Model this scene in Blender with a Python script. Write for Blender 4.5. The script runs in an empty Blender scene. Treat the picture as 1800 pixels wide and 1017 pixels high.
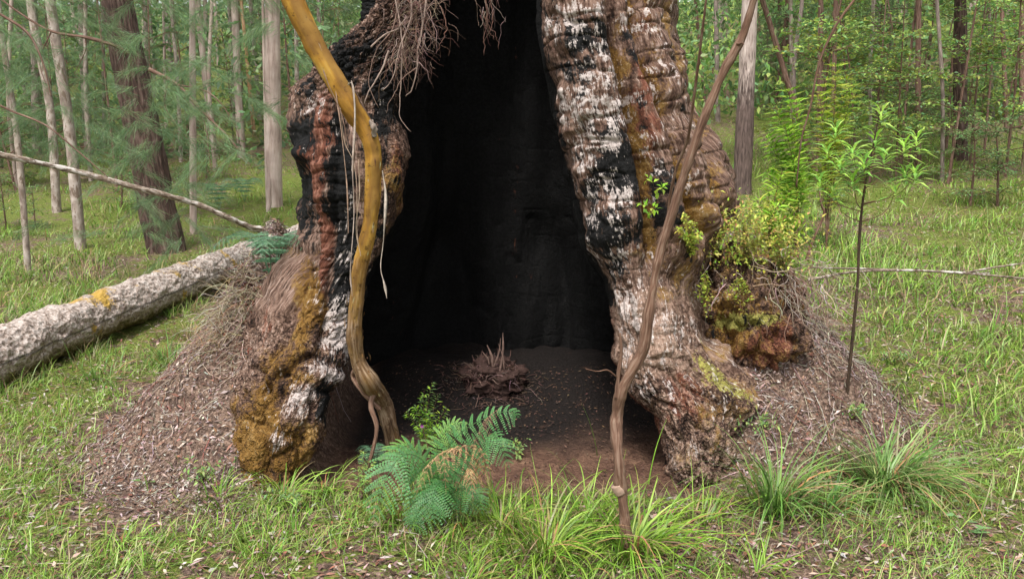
import bpy, math, random
import numpy as np
from mathutils import Vector, Matrix

rng = np.random.default_rng(7)
random.seed(7)
PI = math.pi
scene = bpy.context.scene
col = scene.collection

# ------------------------------------------------------------------ camera, world, sun, exposure
CAM_H = 1.6
PITCH = math.radians(8.8)
FPX = 1413.0                       # focal length in pixels of the 1800 px wide photograph
cam_d = bpy.data.cameras.new("camera")
cam = bpy.data.objects.new("camera", cam_d)
col.objects.link(cam)
cam.location = (0, 0, CAM_H)
cam.rotation_euler = (PI / 2 - PITCH, 0, 0)
cam_d.sensor_width = 36
cam_d.lens = 36 * FPX / 1800
cam_d.clip_start = 0.05
cam_d.clip_end = 500
scene.camera = cam

SUN_EL, SUN_AZ = math.radians(62), math.radians(200)    # azimuth: clockwise from +Y (behind the camera, a little to the left)
world = bpy.data.worlds.new("World")
scene.world = world
world.use_nodes = True
wn, wl = world.node_tree.nodes, world.node_tree.links
bg = wn["Background"]
sky = wn.new("ShaderNodeTexSky")
sky.sky_type = 'NISHITA'
sky.sun_disc = False
sky.sun_elevation = SUN_EL
sky.sun_rotation = SUN_AZ
sky.air_density = 1.0
sky.dust_density = 3.0
hs = wn.new("ShaderNodeHueSaturation")
hs.inputs["Saturation"].default_value = 0.22
wl.new(sky.outputs[0], hs.inputs["Color"])
wl.new(hs.outputs[0], bg.inputs["Color"])
bg.inputs["Strength"].default_value = 0.105

sun_d = bpy.data.lights.new("sun", 'SUN')
sun_d.energy = 1.5
sun_d.angle = math.radians(12)
sun_d.color = (1.0, 0.96, 0.9)
sun = bpy.data.objects.new("sun", sun_d)
col.objects.link(sun)
sd = Vector((math.sin(SUN_AZ) * math.cos(SUN_EL), math.cos(SUN_AZ) * math.cos(SUN_EL), math.sin(SUN_EL)))
sun.rotation_euler = sd.to_track_quat('Z', 'Y').to_euler()
sun.location = (0, 0, 30)

scene.view_settings.view_transform = 'Standard'
scene.view_settings.look = 'None'
scene.view_settings.gamma = 1
scene.view_settings.use_curve_mapping = False
scene.view_settings.exposure = 1.45
scene.cycles.max_bounces = 5
scene.cycles.diffuse_bounces = 3
scene.cycles.glossy_bounces = 2
scene.cycles.transmission_bounces = 3
scene.cycles.use_denoising = True
scene.cycles.use_adaptive_sampling = True
scene.cycles.adaptive_threshold = 0.02
scene.cycles.sample_clamp_indirect = 4

# ------------------------------------------------------------------ maths helpers
CP, SP = math.cos(PITCH), math.sin(PITCH)

def P(px, py, Y):
    """the point of the place at distance Y in front of the viewer that lies along photo pixel px, py"""
    u = (px - 900) / FPX; v = (508.5 - py) / FPX
    d = np.array([u, CP + v * SP, -SP + v * CP])
    t = Y / d[1]
    return np.array([0, 0, CAM_H]) + d * t

def proj(p):
    x, y, z = p[..., 0], p[..., 1], p[..., 2] - CAM_H
    f = y * CP - z * SP
    return 900 + FPX * x / f, 508.5 - FPX * (y * SP + z * CP) / f

def sst(a, b, x):
    t = np.clip((x - a) / (b - a), 0, 1)
    return t * t * (3 - 2 * t)

_tab = np.random.default_rng(3).random((64, 64, 64)).astype(np.float32)
def vnoise(p):
    p = np.asarray(p, dtype=np.float64)
    i = np.floor(p).astype(int); f = p - i
    f = f * f * (3 - 2 * f)
    i0 = i & 63; i1 = (i + 1) & 63
    x0, y0, z0 = i0[..., 0], i0[..., 1], i0[..., 2]
    x1, y1, z1 = i1[..., 0], i1[..., 1], i1[..., 2]
    fx, fy, fz = f[..., 0], f[..., 1], f[..., 2]
    a = _tab[x0, y0, z0] * (1 - fx) + _tab[x1, y0, z0] * fx
    b = _tab[x0, y1, z0] * (1 - fx) + _tab[x1, y1, z0] * fx
    c = _tab[x0, y0, z1] * (1 - fx) + _tab[x1, y0, z1] * fx
    d = _tab[x0, y1, z1] * (1 - fx) + _tab[x1, y1, z1] * fx
    return ((a * (1 - fy) + b * fy) * (1 - fz) + (c * (1 - fy) + d * fy) * fz) * 2 - 1

def fbm(p, o=4, g=0.5):
    s = 0; a = 1.0; p = np.asarray(p, dtype=np.float64)
    for k in range(o):
        s = s + a * vnoise(p * 2 ** k + 17.3 * k); a *= g
    return s

def cell(p, jit=0.9):
    """distance to nearest and second nearest of jittered cell centres"""
    p = np.asarray(p, dtype=np.float64); i = np.floor(p).astype(int)
    f1 = np.full(p.shape[:-1], 9.0); f2 = f1.copy()
    for dx in (-1, 0, 1):
        for dy in (-1, 0, 1):
            for dz in (-1, 0, 1):
                c = i + np.array([dx, dy, dz]); a = c & 63
                j = np.stack([_tab[a[..., 0], a[..., 1], a[..., 2]], _tab[a[..., 1], a[..., 2], a[..., 0]], _tab[a[..., 2], a[..., 0], (a[..., 1] + 31) & 63]], -1)
                d = np.linalg.norm(c + 0.5 + (j - 0.5) * jit - p, axis=-1)
                f2 = np.where(d < f1, f1, np.minimum(f2, d)); f1 = np.minimum(f1, d)
    return f1, f2

def v3(x, y, z):
    return np.stack(np.broadcast_arrays(x, y, z), -1)

# ------------------------------------------------------------------ terrain
def H0(x, y):
    """the lie of the land, without litter bumps"""
    x = np.asarray(x, dtype=float); y = np.asarray(y, dtype=float)
    yl = 0.042 * np.clip(y - 4.2, 0, None) + 0.13 * np.clip(y - 14, 0, None) + 0.12 * np.clip(y - 24, 0, None)
    yr = 0.125 * np.clip(y - 4.2, 0, None) + 0.06 * np.clip(y - 12, 0, None) + 0.10 * np.clip(y - 22, 0, None)
    w = sst(-1.0, 3.5, x)
    h = yl * (1 - w) + yr * w
    h = h + 0.03 * np.clip(x - 6, 0, None)
    h = 60 * (1 - np.exp(-h / 60))
    h = h + 0.12 * fbm(v3(x * 0.22, y * 0.22, 3.3), 3) * sst(6, 14, y)
    # litter mounds heaped against the old tree
    wob = 1 + 0.10 * vnoise(v3(x * 1.7, y * 1.7, 6.0)) + 0.05 * vnoise(v3(x * 5, y * 5, 2.0))
    r = np.hypot((x + 1.42) / 1.0, (y - 4.88) / 1.30) * wob
    m1 = 1.16 * np.clip(1 - r, 0, None) ** 1.15
    m1 = m1 * sst(-0.98, -1.3, x)
    r2 = np.hypot((x - 1.50) / 0.94, (y - 5.12) / 1.15) * wob
    m2 = 0.98 * np.clip(1 - r2, 0, None) ** 0.95
    m2 = m2 * sst(0.95, 1.3, x)
    h = h + np.where(x < 0, m1, m2) * (1 + 0.16 * fbm(v3(x * 3.2, y * 3.2, 8.0), 3))
    # ground stays low inside the hollow, hummocks at the back of it
    ins = sst(1.15, 0.8, np.abs(x)) * sst(3.6, 4.0, y) * sst(7.5, 6.6, y)
    h = h * (1 - ins) + ins * (-0.03 + 0.22 * sst(4.7, 5.7, y) + 0.05 * fbm(v3(x * 2.2, y * 2.2, 1.0), 3) * sst(4.2, 5.0, y))
    return h

def H(x, y):
    x = np.asarray(x, dtype=float); y = np.asarray(y, dtype=float)
    n = sst(16, 7, y)
    return H0(x, y) + n * (0.035 * fbm(v3(x * 1.3, y * 1.3, 0.5), 3) + 0.014 * fbm(v3(x * 9, y * 9, 1.5), 3))

def G(px, py):
    """where the line of sight through photo pixel px, py meets the ground"""
    u = (px - 900) / FPX; v = (508.5 - py) / FPX
    d = np.array([u, CP + v * SP, -SP + v * CP])
    ts = np.linspace(1.5, 60, 3000)
    pts = np.array([0, 0, CAM_H]) + ts[:, None] * d
    below = pts[:, 2] < H0(pts[:, 0], pts[:, 1])
    k = int(np.argmax(below)) if below.any() else len(ts) - 1
    p = pts[k]
    return np.array([p[0], p[1], float(H(p[0], p[1]))])

# ------------------------------------------------------------------ mesh helpers
def mesh_from(name, V, F, colr=None, smooth=False, attrs=None, uv=None):
    V = np.asarray(V, dtype=np.float32).reshape(-1, 3)
    F = np.asarray(F, dtype=np.int32)
    me = bpy.data.meshes.new(name)
    n = F.shape[1]
    me.vertices.add(len(V)); me.vertices.foreach_set("co", V.ravel())
    me.loops.add(F.size); me.loops.foreach_set("vertex_index", F.ravel())
    me.polygons.add(len(F))
    me.polygons.foreach_set("loop_start", np.arange(0, F.size, n, dtype=np.int32))
    me.polygons.foreach_set("loop_total", np.full(len(F), n, dtype=np.int32))
    me.update(calc_edges=True)
    if smooth:
        me.polygons.foreach_set("use_smooth", np.ones(len(F), dtype=bool))
    if colr is not None:
        a = me.color_attributes.new("tint", 'FLOAT_COLOR', 'POINT')
        c = np.ones((len(V), 4), dtype=np.float32); c[:, :3] = colr
        a.data.foreach_set("color", c.ravel())
    for k, val in (attrs or {}).items():
        a = me.color_attributes.new(k, 'FLOAT_COLOR', 'POINT')
        c = np.ones((len(V), 4), dtype=np.float32); c[:, :val.shape[1]] = val
        a.data.foreach_set("color", c.ravel())
    if uv is not None:
        l = me.uv_layers.new(name="UVMap")
        l.data.foreach_set("uv", np.asarray(uv, dtype=np.float32)[F.ravel()].ravel())
    return me

def link(name, me, mat=None, parent=None, loc=None):
    o = bpy.data.objects.new(name, me)
    if mat is not None and me is not None and not me.materials:
        me.materials.append(mat)
    col.objects.link(o)
    if parent is not None: o.parent = parent
    if loc is not None: o.location = loc
    return o

def tag(o, label=None, cat=None, group=None, kind=None):
    if label: o["label"] = label
    if cat: o["category"] = cat
    if group: o["group"] = group
    if kind: o["kind"] = kind
    return o

class MB:
    """collects vertices, quads and tints and makes ONE mesh of them"""
    def __init__(s): s.V = []; s.F = []; s.C = []; s.U = []; s.n = 0
    def add(s, V, F, C=None, U=None):
        V = np.asarray(V, dtype=float).reshape(-1, 3); F = np.asarray(F)
        if F.shape[1] == 3: F = np.concatenate([F, F[:, 2:3]], 1)
        s.V.append(V); s.F.append(F + s.n); s.n += len(V)
        c = np.empty((len(V), 3)); c[:] = (1, 1, 1) if C is None else C
        s.C.append(c)
        s.U.append(np.zeros((len(V), 2)) if U is None else U)
    def mesh(s, name, smooth=False):
        V = np.concatenate(s.V); F = np.concatenate(s.F); C = np.concatenate(s.C); U = np.concatenate(s.U)
        tri = F[:, 2] == F[:, 3]
        if tri.all(): return mesh_from(name, V, F[:, :3], C, smooth, uv=U)
        if tri.any():   # make every face a triangle when mixed
            q = F[~tri]
            F = np.concatenate([F[tri][:, :3], q[:, :3], q[:, [0, 2, 3]]])
            return mesh_from(name, V, F, C, smooth, uv=U)
        return mesh_from(name, V, F, C, smooth, uv=U)

def smooth_path(pts, n):
    pts = np.asarray(pts, dtype=float)
    if len(pts) == 2:
        t = np.linspace(0, 1, n)[:, None]
        return pts[0] * (1 - t) + pts[1] * t
    e = np.vstack([2 * pts[0] - pts[1], pts, 2 * pts[-1] - pts[-2]])
    t = np.linspace(0, len(pts) - 1 - 1e-6, n); k = t.astype(int); f = (t - k)[:, None]
    a, b, c, d = e[k], e[k + 1], e[k + 2], e[k + 3]
    return 0.5 * (2 * b + (c - a) * f + (2 * a - 5 * b + 4 * c - d) * f ** 2 + (3 * b - a - 3 * c + d) * f ** 3)

def tube(path, rad, ns=8, nz=0.0, nf=6.0, seed=0.0, flute=None, cap=True):
    """a swept round branch; returns vertices, quads, uv (u round in metres, v along)"""
    path = np.asarray(path, dtype=float); n = len(path)
    rad = np.interp(np.linspace(0, 1, n), np.linspace(0, 1, len(np.atleast_1d(rad))), np.atleast_1d(rad)) if np.size(rad) != n else np.asarray(rad, dtype=float)
    T = np.gradient(path, axis=0); T /= np.linalg.norm(T, axis=1)[:, None] + 1e-9
    ref = np.array([0.12, -1, 0.07]) if abs(T[:, 1]).mean() < 0.8 else np.array([0, 0, 1.0])
    A = np.cross(T, ref); A /= np.linalg.norm(A, axis=1)[:, None] + 1e-9
    B = np.cross(T, A)
    th = np.arange(ns) / ns * 2 * PI
    dirs = A[:, None, :] * np.cos(th)[None, :, None] + B[:, None, :] * np.sin(th)[None, :, None]
    V = path[:, None, :] + dirs * rad[:, None, None]
    if nz:
        d = fbm(V * nf + seed, 3) * nz
        if flute is not None: d = d + flute(th[None, :], np.arange(n)[:, None] / n)
        V = V + dirs * (d * rad[:, None])[..., None]
    L = np.concatenate([[0], np.cumsum(np.linalg.norm(np.diff(path, axis=0), axis=1))])
    U = np.stack(np.broadcast_arrays(th[None, :] * float(np.mean(rad)), L[:, None]), -1).reshape(-1, 2)
    i = np.arange(n - 1)[:, None]; j = np.arange(ns)[None, :]; j2 = (j + 1) % ns
    F = np.stack(np.broadcast_arrays(i * ns + j, i * ns + j2, (i + 1) * ns + j2, (i + 1) * ns + j), -1).reshape(-1, 4)
    V = V.reshape(-1, 3)
    if cap:
        nv = len(V)
        V = np.vstack([V, path[0], path[-1]]); U = np.vstack([U, [0, 0], [0, L[-1]]])
        jj = np.arange(ns); k2 = (jj + 1) % ns
        f0 = np.stack([jj * 0 + nv, k2, jj, jj], 1); o = (n - 1) * ns
        f1 = np.stack([jj * 0 + nv + 1, o + jj, o + k2, o + k2], 1)
        F = np.vstack([F, f0, f1])
    return V, F, U

def blades(base, az, L, W, lean, bend, colr, seg=4, twist=0.0):
    """vectorised grass blades: quads in strips"""
    n = len(base)
    base = np.asarray(base, dtype=float)
    az, L, W, lean, bend = [np.broadcast_to(np.asarray(a, dtype=float), (n,)) for a in (az, L, W, lean, bend)]
    t = np.linspace(0, 1, seg + 1)
    th = lean[:, None] + bend[:, None] * t[None, :]
    ds = (L / seg)[:, None]
    thm = (th[:, 1:] + th[:, :-1]) / 2
    r = np.concatenate([np.zeros((n, 1)), np.cumsum(np.sin(thm) * ds, 1)], 1)
    z = np.concatenate([np.zeros((n, 1)), np.cumsum(np.cos(thm) * ds, 1)], 1)
    wob = (rng.random((n, 1)) - 0.5) * 0.5 * t[None, :] ** 1.5
    azz = az[:, None] + wob
    c = np.stack([r * np.cos(azz), r * np.sin(azz), z], -1) + base[:, None, :]
    sa = az[:, None] + PI / 2 + twist * t[None, :]
    w = W[:, None] * (1 - 0.93 * t ** 1.6)[None, :] * 0.5
    s = np.stack([np.cos(sa) * w, np.sin(sa) * w, 0.25 * w], -1)
    V = np.stack([c - s, c + s], 2).reshape(-1, 3)
    k = np.arange(n)[:, None] * (seg + 1) * 2 + np.arange(seg)[None, :] * 2
    F = np.stack([k, k + 1, k + 3, k + 2], -1).reshape(-1, 4)
    C = np.repeat(np.asarray(colr, dtype=float).reshape(n, 3), (seg + 1) * 2, axis=0).reshape(n, seg + 1, 2, 3)
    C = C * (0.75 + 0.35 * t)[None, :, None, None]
    return V, F, C.reshape(-1, 3)

def leaves(pos, d, nrm, L, W, colr, fold=0.25, curl=0.0):
    """two-sided pointed leaves, two quads each folded along the midrib"""
    n = len(pos); pos = np.asarray(pos, dtype=float)
    d = d / (np.linalg.norm(d, axis=1)[:, None] + 1e-9)
    s = np.cross(d, nrm); s /= np.linalg.norm(s, axis=1)[:, None] + 1e-9
    u = np.cross(s, d)
    L = np.broadcast_to(np.asarray(L, dtype=float), (n,))[:, None]; W = np.broadcast_to(np.asarray(W, dtype=float), (n,))[:, None]
    b = pos; m = pos + d * L * 0.5 + u * L * curl * 0.5; t = pos + d * L - u * L * curl
    l = pos + d * L * 0.42 - s * W * 0.5 + u * W * fold + u * L * curl * 0.4
    r = pos + d * L * 0.42 + s * W * 0.5 + u * W * fold + u * L * curl * 0.4
    V = np.stack([b, l, m, t, r], 1).reshape(-1, 3)
    k = np.arange(n)[:, None] * 5
    F = np.stack([np.hstack([k, k + 1, k + 3, k + 2]), np.hstack([k, k + 2, k + 3, k + 4])], 1).reshape(-1, 4)
    return V, F, np.repeat(np.asarray(colr, dtype=float).reshape(n, 3), 5, axis=0)

def leaves2(pos, d, nrm, L, W, colr):
    """cheap leaf: one quad"""
    n = len(pos)
    d = d / (np.linalg.norm(d, axis=1)[:, None] + 1e-9)
    s = np.cross(d, nrm); s /= np.linalg.norm(s, axis=1)[:, None] + 1e-9
    L = np.broadcast_to(np.asarray(L, dtype=float), (n,))[:, None]; W = np.broadcast_to(np.asarray(W, dtype=float), (n,))[:, None]
    V = np.stack([pos, pos + d * L * 0.4 - s * W * 0.5, pos + d * L, pos + d * L * 0.4 + s * W * 0.5], 1).reshape(-1, 3)
    k = np.arange(n)[:, None] * 4
    return V, np.hstack([k, k + 1, k + 2, k + 3]), np.repeat(np.asarray(colr, dtype=float).reshape(n, 3), 4, axis=0)

def needles(pos, d, L, W, colr):
    n = len(pos)
    d = d / (np.linalg.norm(d, axis=1)[:, None] + 1e-9)
    r = rng.normal(size=(n, 3)); s = np.cross(d, r); s /= np.linalg.norm(s, axis=1)[:, None] + 1e-9
    L = np.broadcast_to(np.asarray(L, dtype=float), (n,))[:, None]
    sag = np.array([0, 0, -1.0]) * L * 0.25
    V = np.stack([pos - s * W * .5, pos + s * W * .5, pos + d * L + sag], 1).reshape(-1, 3)
    F = np.arange(n * 3).reshape(-1, 3)
    return V, F, np.repeat(np.asarray(colr, dtype=float).reshape(n, 3), 3, axis=0)

def pick(n, cols, var=0.25, w=None):
    cols = np.asarray(cols, dtype=float)
    i = rng.choice(len(cols), n, p=w)
    return cols[i] * (1 + var * (rng.random((n, 1)) * 2 - 1)) * (1 + 0.08 * rng.normal(size=(n, 3)))

def unit(n):
    v = rng.normal(size=(n, 3)); return v / np.linalg.norm(v, axis=1)[:, None]

def slope_normals(x, y):
    e = 0.03
    gx = (H(x + e, y) - H(x - e, y)) / (2 * e); gy = (H(x, y + e) - H(x, y - e)) / (2 * e)
    n = np.stack([-gx, -gy, np.ones_like(gx)], -1)
    return n / np.linalg.norm(n, axis=-1)[..., None]

# ------------------------------------------------------------------ materials
class NT:
    def __init__(s, name):
        s.m = bpy.data.materials.new(name); s.m.use_nodes = True
        s.t = s.m.node_tree; s.N = s.t.nodes; s.L = s.t.links
        s.b = s.N["Principled BSDF"]; s.out = s.N["Material Output"]
    def node(s, typ, **kw):
        n = s.N.new(typ)
        for k, v in kw.items():
            if k in n.inputs.keys() if hasattr(n.inputs, 'keys') else False: pass
            setattr(n, k, v)
        return n
    def lk(s, a, b): s.L.new(a, b)
    def val(s, sock, v):
        if hasattr(v, "is_linked") or isinstance(v, bpy.types.NodeSocket): s.L.new(v, sock)
        else: sock.default_value = v
    def math(s, op, a, b=0.5, c=0.5, clamp=False):
        n = s.N.new("ShaderNodeMath"); n.operation = op; n.use_clamp = clamp
        s.val(n.inputs[0], a); s.val(n.inputs[1], b); s.val(n.inputs[2], c)
        return n.outputs[0]
    def step(s, a, lo, hi):
        n = s.N.new("ShaderNodeMapRange"); n.interpolation_type = 'SMOOTHSTEP'
        s.val(n.inputs[0], a); n.inputs[1].default_value = lo; n.inputs[2].default_value = hi
        return n.outputs[0]
    def mix(s, f, a, b):
        n = s.N.new("ShaderNodeMix"); n.data_type = 'RGBA'
        s.val(n.inputs[0], f)
        for k, v in ((6, a), (7, b)):
            if isinstance(v, tuple): v = tuple(v) + (1,) if len(v) == 3 else v
            s.val(n.inputs[k], v)
        return n.outputs[2]
    def mul(s, a, b):
        n = s.N.new("ShaderNodeMix"); n.data_type = 'RGBA'; n.blend_type = 'MULTIPLY'
        n.inputs[0].default_value = 1
        for k, v in ((6, a), (7, b)):
            if isinstance(v, tuple): v = tuple(v) + (1,) if len(v) == 3 else v
            s.val(n.inputs[k], v)
        return n.outputs[2]
    def noise(s, vec, scale, detail=3, rough=0.55, dist=0.0):
        n = s.N.new("ShaderNodeTexNoise"); s.val(n.inputs["Vector"], vec)
        n.inputs["Scale"].default_value = scale; n.inputs["Detail"].default_value = detail
        n.inputs["Roughness"].default_value = rough; n.inputs["Distortion"].default_value = dist
        return n.outputs[0]
    def vor(s, vec, scale, feature='F1', out="Distance", rand=1.0):
        n = s.N.new("ShaderNodeTexVoronoi"); n.feature = feature; s.val(n.inputs["Vector"], vec)
        n.inputs["Scale"].default_value = scale; n.inputs["Randomness"].default_value = rand
        return n.outputs[out]
    def map(s, vec, sc=(1, 1, 1), loc=(0, 0, 0)):
        n = s.N.new("ShaderNodeMapping"); s.val(n.inputs[0], vec)
        n.inputs[3].default_value = sc; n.inputs[1].default_value = loc
        return n.outputs[0]
    def ramp(s, f, stops):
        n = s.N.new("ShaderNodeValToRGB"); s.val(n.inputs[0], f)
        e = n.color_ramp.elements
        while len(e) < len(stops): e.new(0.5)
        for k, (p, c) in enumerate(stops): e[k].position = p; e[k].color = tuple(c) + (1,)
        return n.outputs[0]
    def attr(s, name):
        n = s.N.new("ShaderNodeAttribute"); n.attribute_name = name; return n
    def uv(s):
        return s.N.new("ShaderNodeTexCoord").outputs["UV"]
    def obj(s):
        return s.N.new("ShaderNodeTexCoord").outputs["Object"]
    def bump(s, h, strength=0.5, dist=0.01, prev=None):
        n = s.N.new("ShaderNodeBump"); n.inputs["Strength"].default_value = strength; n.inputs["Distance"].default_value = dist
        s.val(n.inputs["Height"], h)
        if prev is not None: s.lk(prev, n.inputs["Normal"])
        return n.outputs[0]
    def done(s, base, rough=0.85, normal=None, spec=0.25):
        s.val(s.b.inputs["Base Color"], base if not isinstance(base, tuple) else base + (1,))
        s.val(s.b.inputs["Roughness"], rough)
        s.b.inputs["Specular IOR Level"].default_value = spec
        if normal is not None: s.lk(normal, s.b.inputs["Normal"])
        return s.m

def leaf_material(name, trans=0.35, rough=0.5, spec=0.35):
    m = NT(name)
    c = m.attr("tint").outputs["Color"]
    n = m.noise(m.obj(), 14, 2)
    c2 = m.mul(c, m.ramp(n, [(0.3, (0.8, 0.8, 0.8)), (0.7, (1.15, 1.15, 1.1))]))
    m.done(c2, rough, None, spec)
    t = m.N.new("ShaderNodeBsdfTranslucent"); m.lk(c2, t.inputs[0])
    mx = m.N.new("ShaderNodeMixShader"); mx.inputs[0].default_value = trans
    m.lk(m.b.outputs[0], mx.inputs[1]); m.lk(t.outputs[0], mx.inputs[2]); m.lk(mx.outputs[0], m.out.inputs[0])
    return m.m

def dry_material(name, rough=0.85):
    m = NT(name)
    c = m.attr("tint").outputs["Color"]
    n = m.noise(m.obj(), 40, 3)
    c2 = m.mul(c, m.ramp(n, [(0.3, (0.7, 0.7, 0.7)), (0.7, (1.2, 1.2, 1.2))]))
    return m.done(c2, rough, m.bump(n, 0.4, 0.003), 0.2)

def trunk_material(name, dark, mid, light, fu=40, fv=6, patch=None, patch_amt=0.5, moss=0.0, bumpd=0.01, lows=None):
    m = NT(name)
    uv = m.uv(); ob = m.obj()
    st = m.map(uv, (fu, fv, 1))
    n1 = m.noise(st, 1, 4, 0.6, 0.6)
    n2 = m.noise(ob, 3.0, 4)
    c = m.ramp(n1, [(0.28, dark), (0.5, mid), (0.72, light)])
    c = m.mul(c, m.ramp(n2, [(0.3, (0.72, 0.7, 0.68)), (0.7, (1.15, 1.12, 1.1))]))
    if patch is not None:
        pn = m.noise(m.map(uv, (14, 5, 1)), 1, 4, 0.65)
        c = m.mix(m.step(pn, 0.62 - patch_amt * 0.3, 0.68 - patch_amt * 0.3), c, patch)
    if lows is not None:      # rough dark bark on the lower trunk, as on these trees
        z = m.N.new("ShaderNodeSeparateXYZ"); m.lk(ob, z.inputs[0])
        f = m.math('ADD', z.outputs[2], m.math('MULTIPLY', m.math('SUBTRACT', n1, 0.5), 2.2))
        c = m.mix(m.step(f, lows[1] + 0.5, lows[1] - 0.5), c, m.ramp(n1, [(0.35, lows[0]), (0.65, tuple(3.2 * q for q in lows[0]))]))
    if moss:
        mn = m.noise(ob, 2.2, 4)
        c = m.mix(m.math('MULTIPLY', m.step(mn, 0.55, 0.7), moss), c, (0.10, 0.13, 0.03))
    h = m.math('ADD', n1, m.math('MULTIPLY', m.noise(st, 3, 3), 0.4))
    return m.done(c, 0.85, m.bump(h, 0.8, bumpd))

def tree_bark_material():
    m = NT("old_bark")
    uv = m.uv(); ob = m.obj()
    a1 = m.attr("mask_a").outputs["Color"]; a2 = m.attr("mask_b").outputs["Color"]
    s1 = m.N.new("ShaderNodeSeparateColor"); m.lk(a1, s1.inputs[0])
    s2 = m.N.new("ShaderNodeSeparateColor"); m.lk(a2, s2.inputs[0])
    char, white, moss = s1.outputs[0], s1.outputs[1], s1.outputs[2]
    red, yel, hgt = s2.outputs[0], s2.outputs[1], s2.outputs[2]
    s3 = m.N.new('ShaderNodeSeparateColor'); m.lk(m.attr('mask_c').outputs['Color'], s3.inputs[0])
    crusty = s3.outputs[0]; inner = s3.outputs[1]
    fib = m.noise(m.map(uv, (62, 7, 1)), 1, 4, 0.65, 0.15)            # fibres run up the trunk
    fib2 = m.noise(m.map(uv, (170, 16, 1), (5, 3, 0)), 1, 3, 0.65, 0.1)
    strk = m.noise(m.map(uv, (26, 7.5, 1), (1, 4, 0)), 1, 4, 0.62, 0.4)
    blot = m.noise(m.map(uv, (8, 6, 1), (2, 8, 0)), 1, 5, 0.65, 0.5)
    fine = m.noise(ob, 45, 4, 0.7)
    big = m.noise(ob, 6.5, 5, 0.62)
    C = lambda x, k, o=0.5: m.math('MULTIPLY', m.math('SUBTRACT', x, o), k)
    A = lambda *q: q[0] if len(q) == 1 else m.math('ADD', q[0], A(*q[1:]))
    dn = m.N.new('ShaderNodeTexNoise'); m.lk(ob, dn.inputs['Vector']); dn.inputs['Scale'].default_value = 9; dn.inputs['Detail'].default_value = 4
    dv = m.N.new('ShaderNodeVectorMath'); dv.operation = 'MULTIPLY_ADD'; m.lk(dn.outputs['Color'], dv.inputs[0]); dv.inputs[1].default_value = (.22, .22, .22); m.lk(ob, dv.inputs[2])
    vc = m.vor(dv.outputs[0], 15, 'DISTANCE_TO_EDGE'); vc2 = m.vor(ob, 75)
    f = A(m.math('MULTIPLY', fib, 0.55), m.math('MULTIPLY', fib2, 0.45))
    crf = A(m.math('MULTIPLY', fine, 0.6), m.math('MULTIPLY', big, 0.4), m.math('MULTIPLY', m.math('SUBTRACT', vc2, 0.35), -0.2))
    fm = m.N.new('ShaderNodeMix'); m.lk(crusty, fm.inputs[0]); m.lk(f, fm.inputs[2]); m.lk(crf, fm.inputs[3]); f = fm.outputs[0]
    base = m.ramp(f, [(0.36, (0.015, 0.009, 0.007)), (0.455, (0.08, 0.044, 0.031)), (0.54, (0.20, 0.125, 0.093)), (0.64, (0.42, 0.32, 0.275))])
    base = m.mix(m.math('MULTIPLY', s3.outputs[2], m.step(A(big, C(fine, 0.5)), 0.36, 0.56)), base, m.ramp(f, [(0.34, (0.06, 0.035, 0.024)), (0.44, (0.20, 0.125, 0.088)), (0.54, (0.34, 0.235, 0.18)), (0.66, (0.50, 0.39, 0.32))]))
    redc = m.ramp(f, [(0.36, (0.03, 0.011, 0.007)), (0.5, (0.14, 0.05, 0.03)), (0.64, (0.33, 0.17, 0.12))])
    base = m.mix(m.step(A(red, C(strk, 1.2), C(big, 0.8)), 0.35, 0.6), base, redc)
    oc = m.ramp(A(m.math('MULTIPLY', big, 0.5), m.math('MULTIPLY', fine, 0.5)), [(0.35, (0.022, 0.012, 0.006)), (0.44, (0.085, 0.042, 0.011)), (0.52, (0.165, 0.086, 0.018)), (0.60, (0.235, 0.140, 0.045)), (0.68, (0.30, 0.22, 0.13))])
    mf = m.step(A(moss, C(big, 1.5), C(fine, 0.9), C(strk, 0.9)), 0.34, 0.70)
    base = m.mix(mf, base, oc)
    yf = m.step(A(yel, C(fine, 1.8), C(big, 1.0)), 0.48, 0.66)
    base = m.mix(yf, base, m.ramp(fine, [(0.35, (0.10, 0.095, 0.02)), (0.65, (0.33, 0.30, 0.08))]))
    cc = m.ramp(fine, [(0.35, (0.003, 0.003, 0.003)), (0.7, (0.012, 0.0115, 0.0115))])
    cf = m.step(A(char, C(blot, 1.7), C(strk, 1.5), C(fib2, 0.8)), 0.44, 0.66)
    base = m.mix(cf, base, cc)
    wf = m.step(A(white, C(strk, 2.2), C(fib2, 1.6), C(blot, -1.2), C(fine, 1.2), C(hgt, 0.5)), 0.48, 0.74)
    base = m.mix(m.math('MULTIPLY', m.math('MULTIPLY', wf, 0.88), m.math('SUBTRACT', 1.0, inner)), base, m.ramp(fine, [(0.3, (0.22, 0.17, 0.15)), (0.6, (0.54, 0.47, 0.44))]))
    hfib = A(m.math('MULTIPLY', fib, 0.9), m.math('MULTIPLY', fib2, 0.6), m.math('MULTIPLY', fine, 0.5))
    hcr = A(m.math('MULTIPLY', m.math('MINIMUM', vc, 0.10), 4.0), m.math('MULTIPLY', fine, 0.9), m.math('MULTIPLY', big, 0.8), m.math('MULTIPLY', vc2, -0.5))
    hm = m.N.new('ShaderNodeMix'); m.lk(crusty, hm.inputs[0]); m.lk(hfib, hm.inputs[2]); m.lk(hcr, hm.inputs[3]); h = hm.outputs[0]
    base = m.mul(base, m.ramp(m.math('ADD', m.math('MULTIPLY', m.math('SUBTRACT', 1.0, crusty), 0.3), vc), [(0.0, (0.78, 0.76, 0.74)), (0.05, (1, 1, 1))]))
    n = m.bump(h, 1.0, 0.016)
    return m.done(base, 0.88, n, 0.2)

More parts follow.
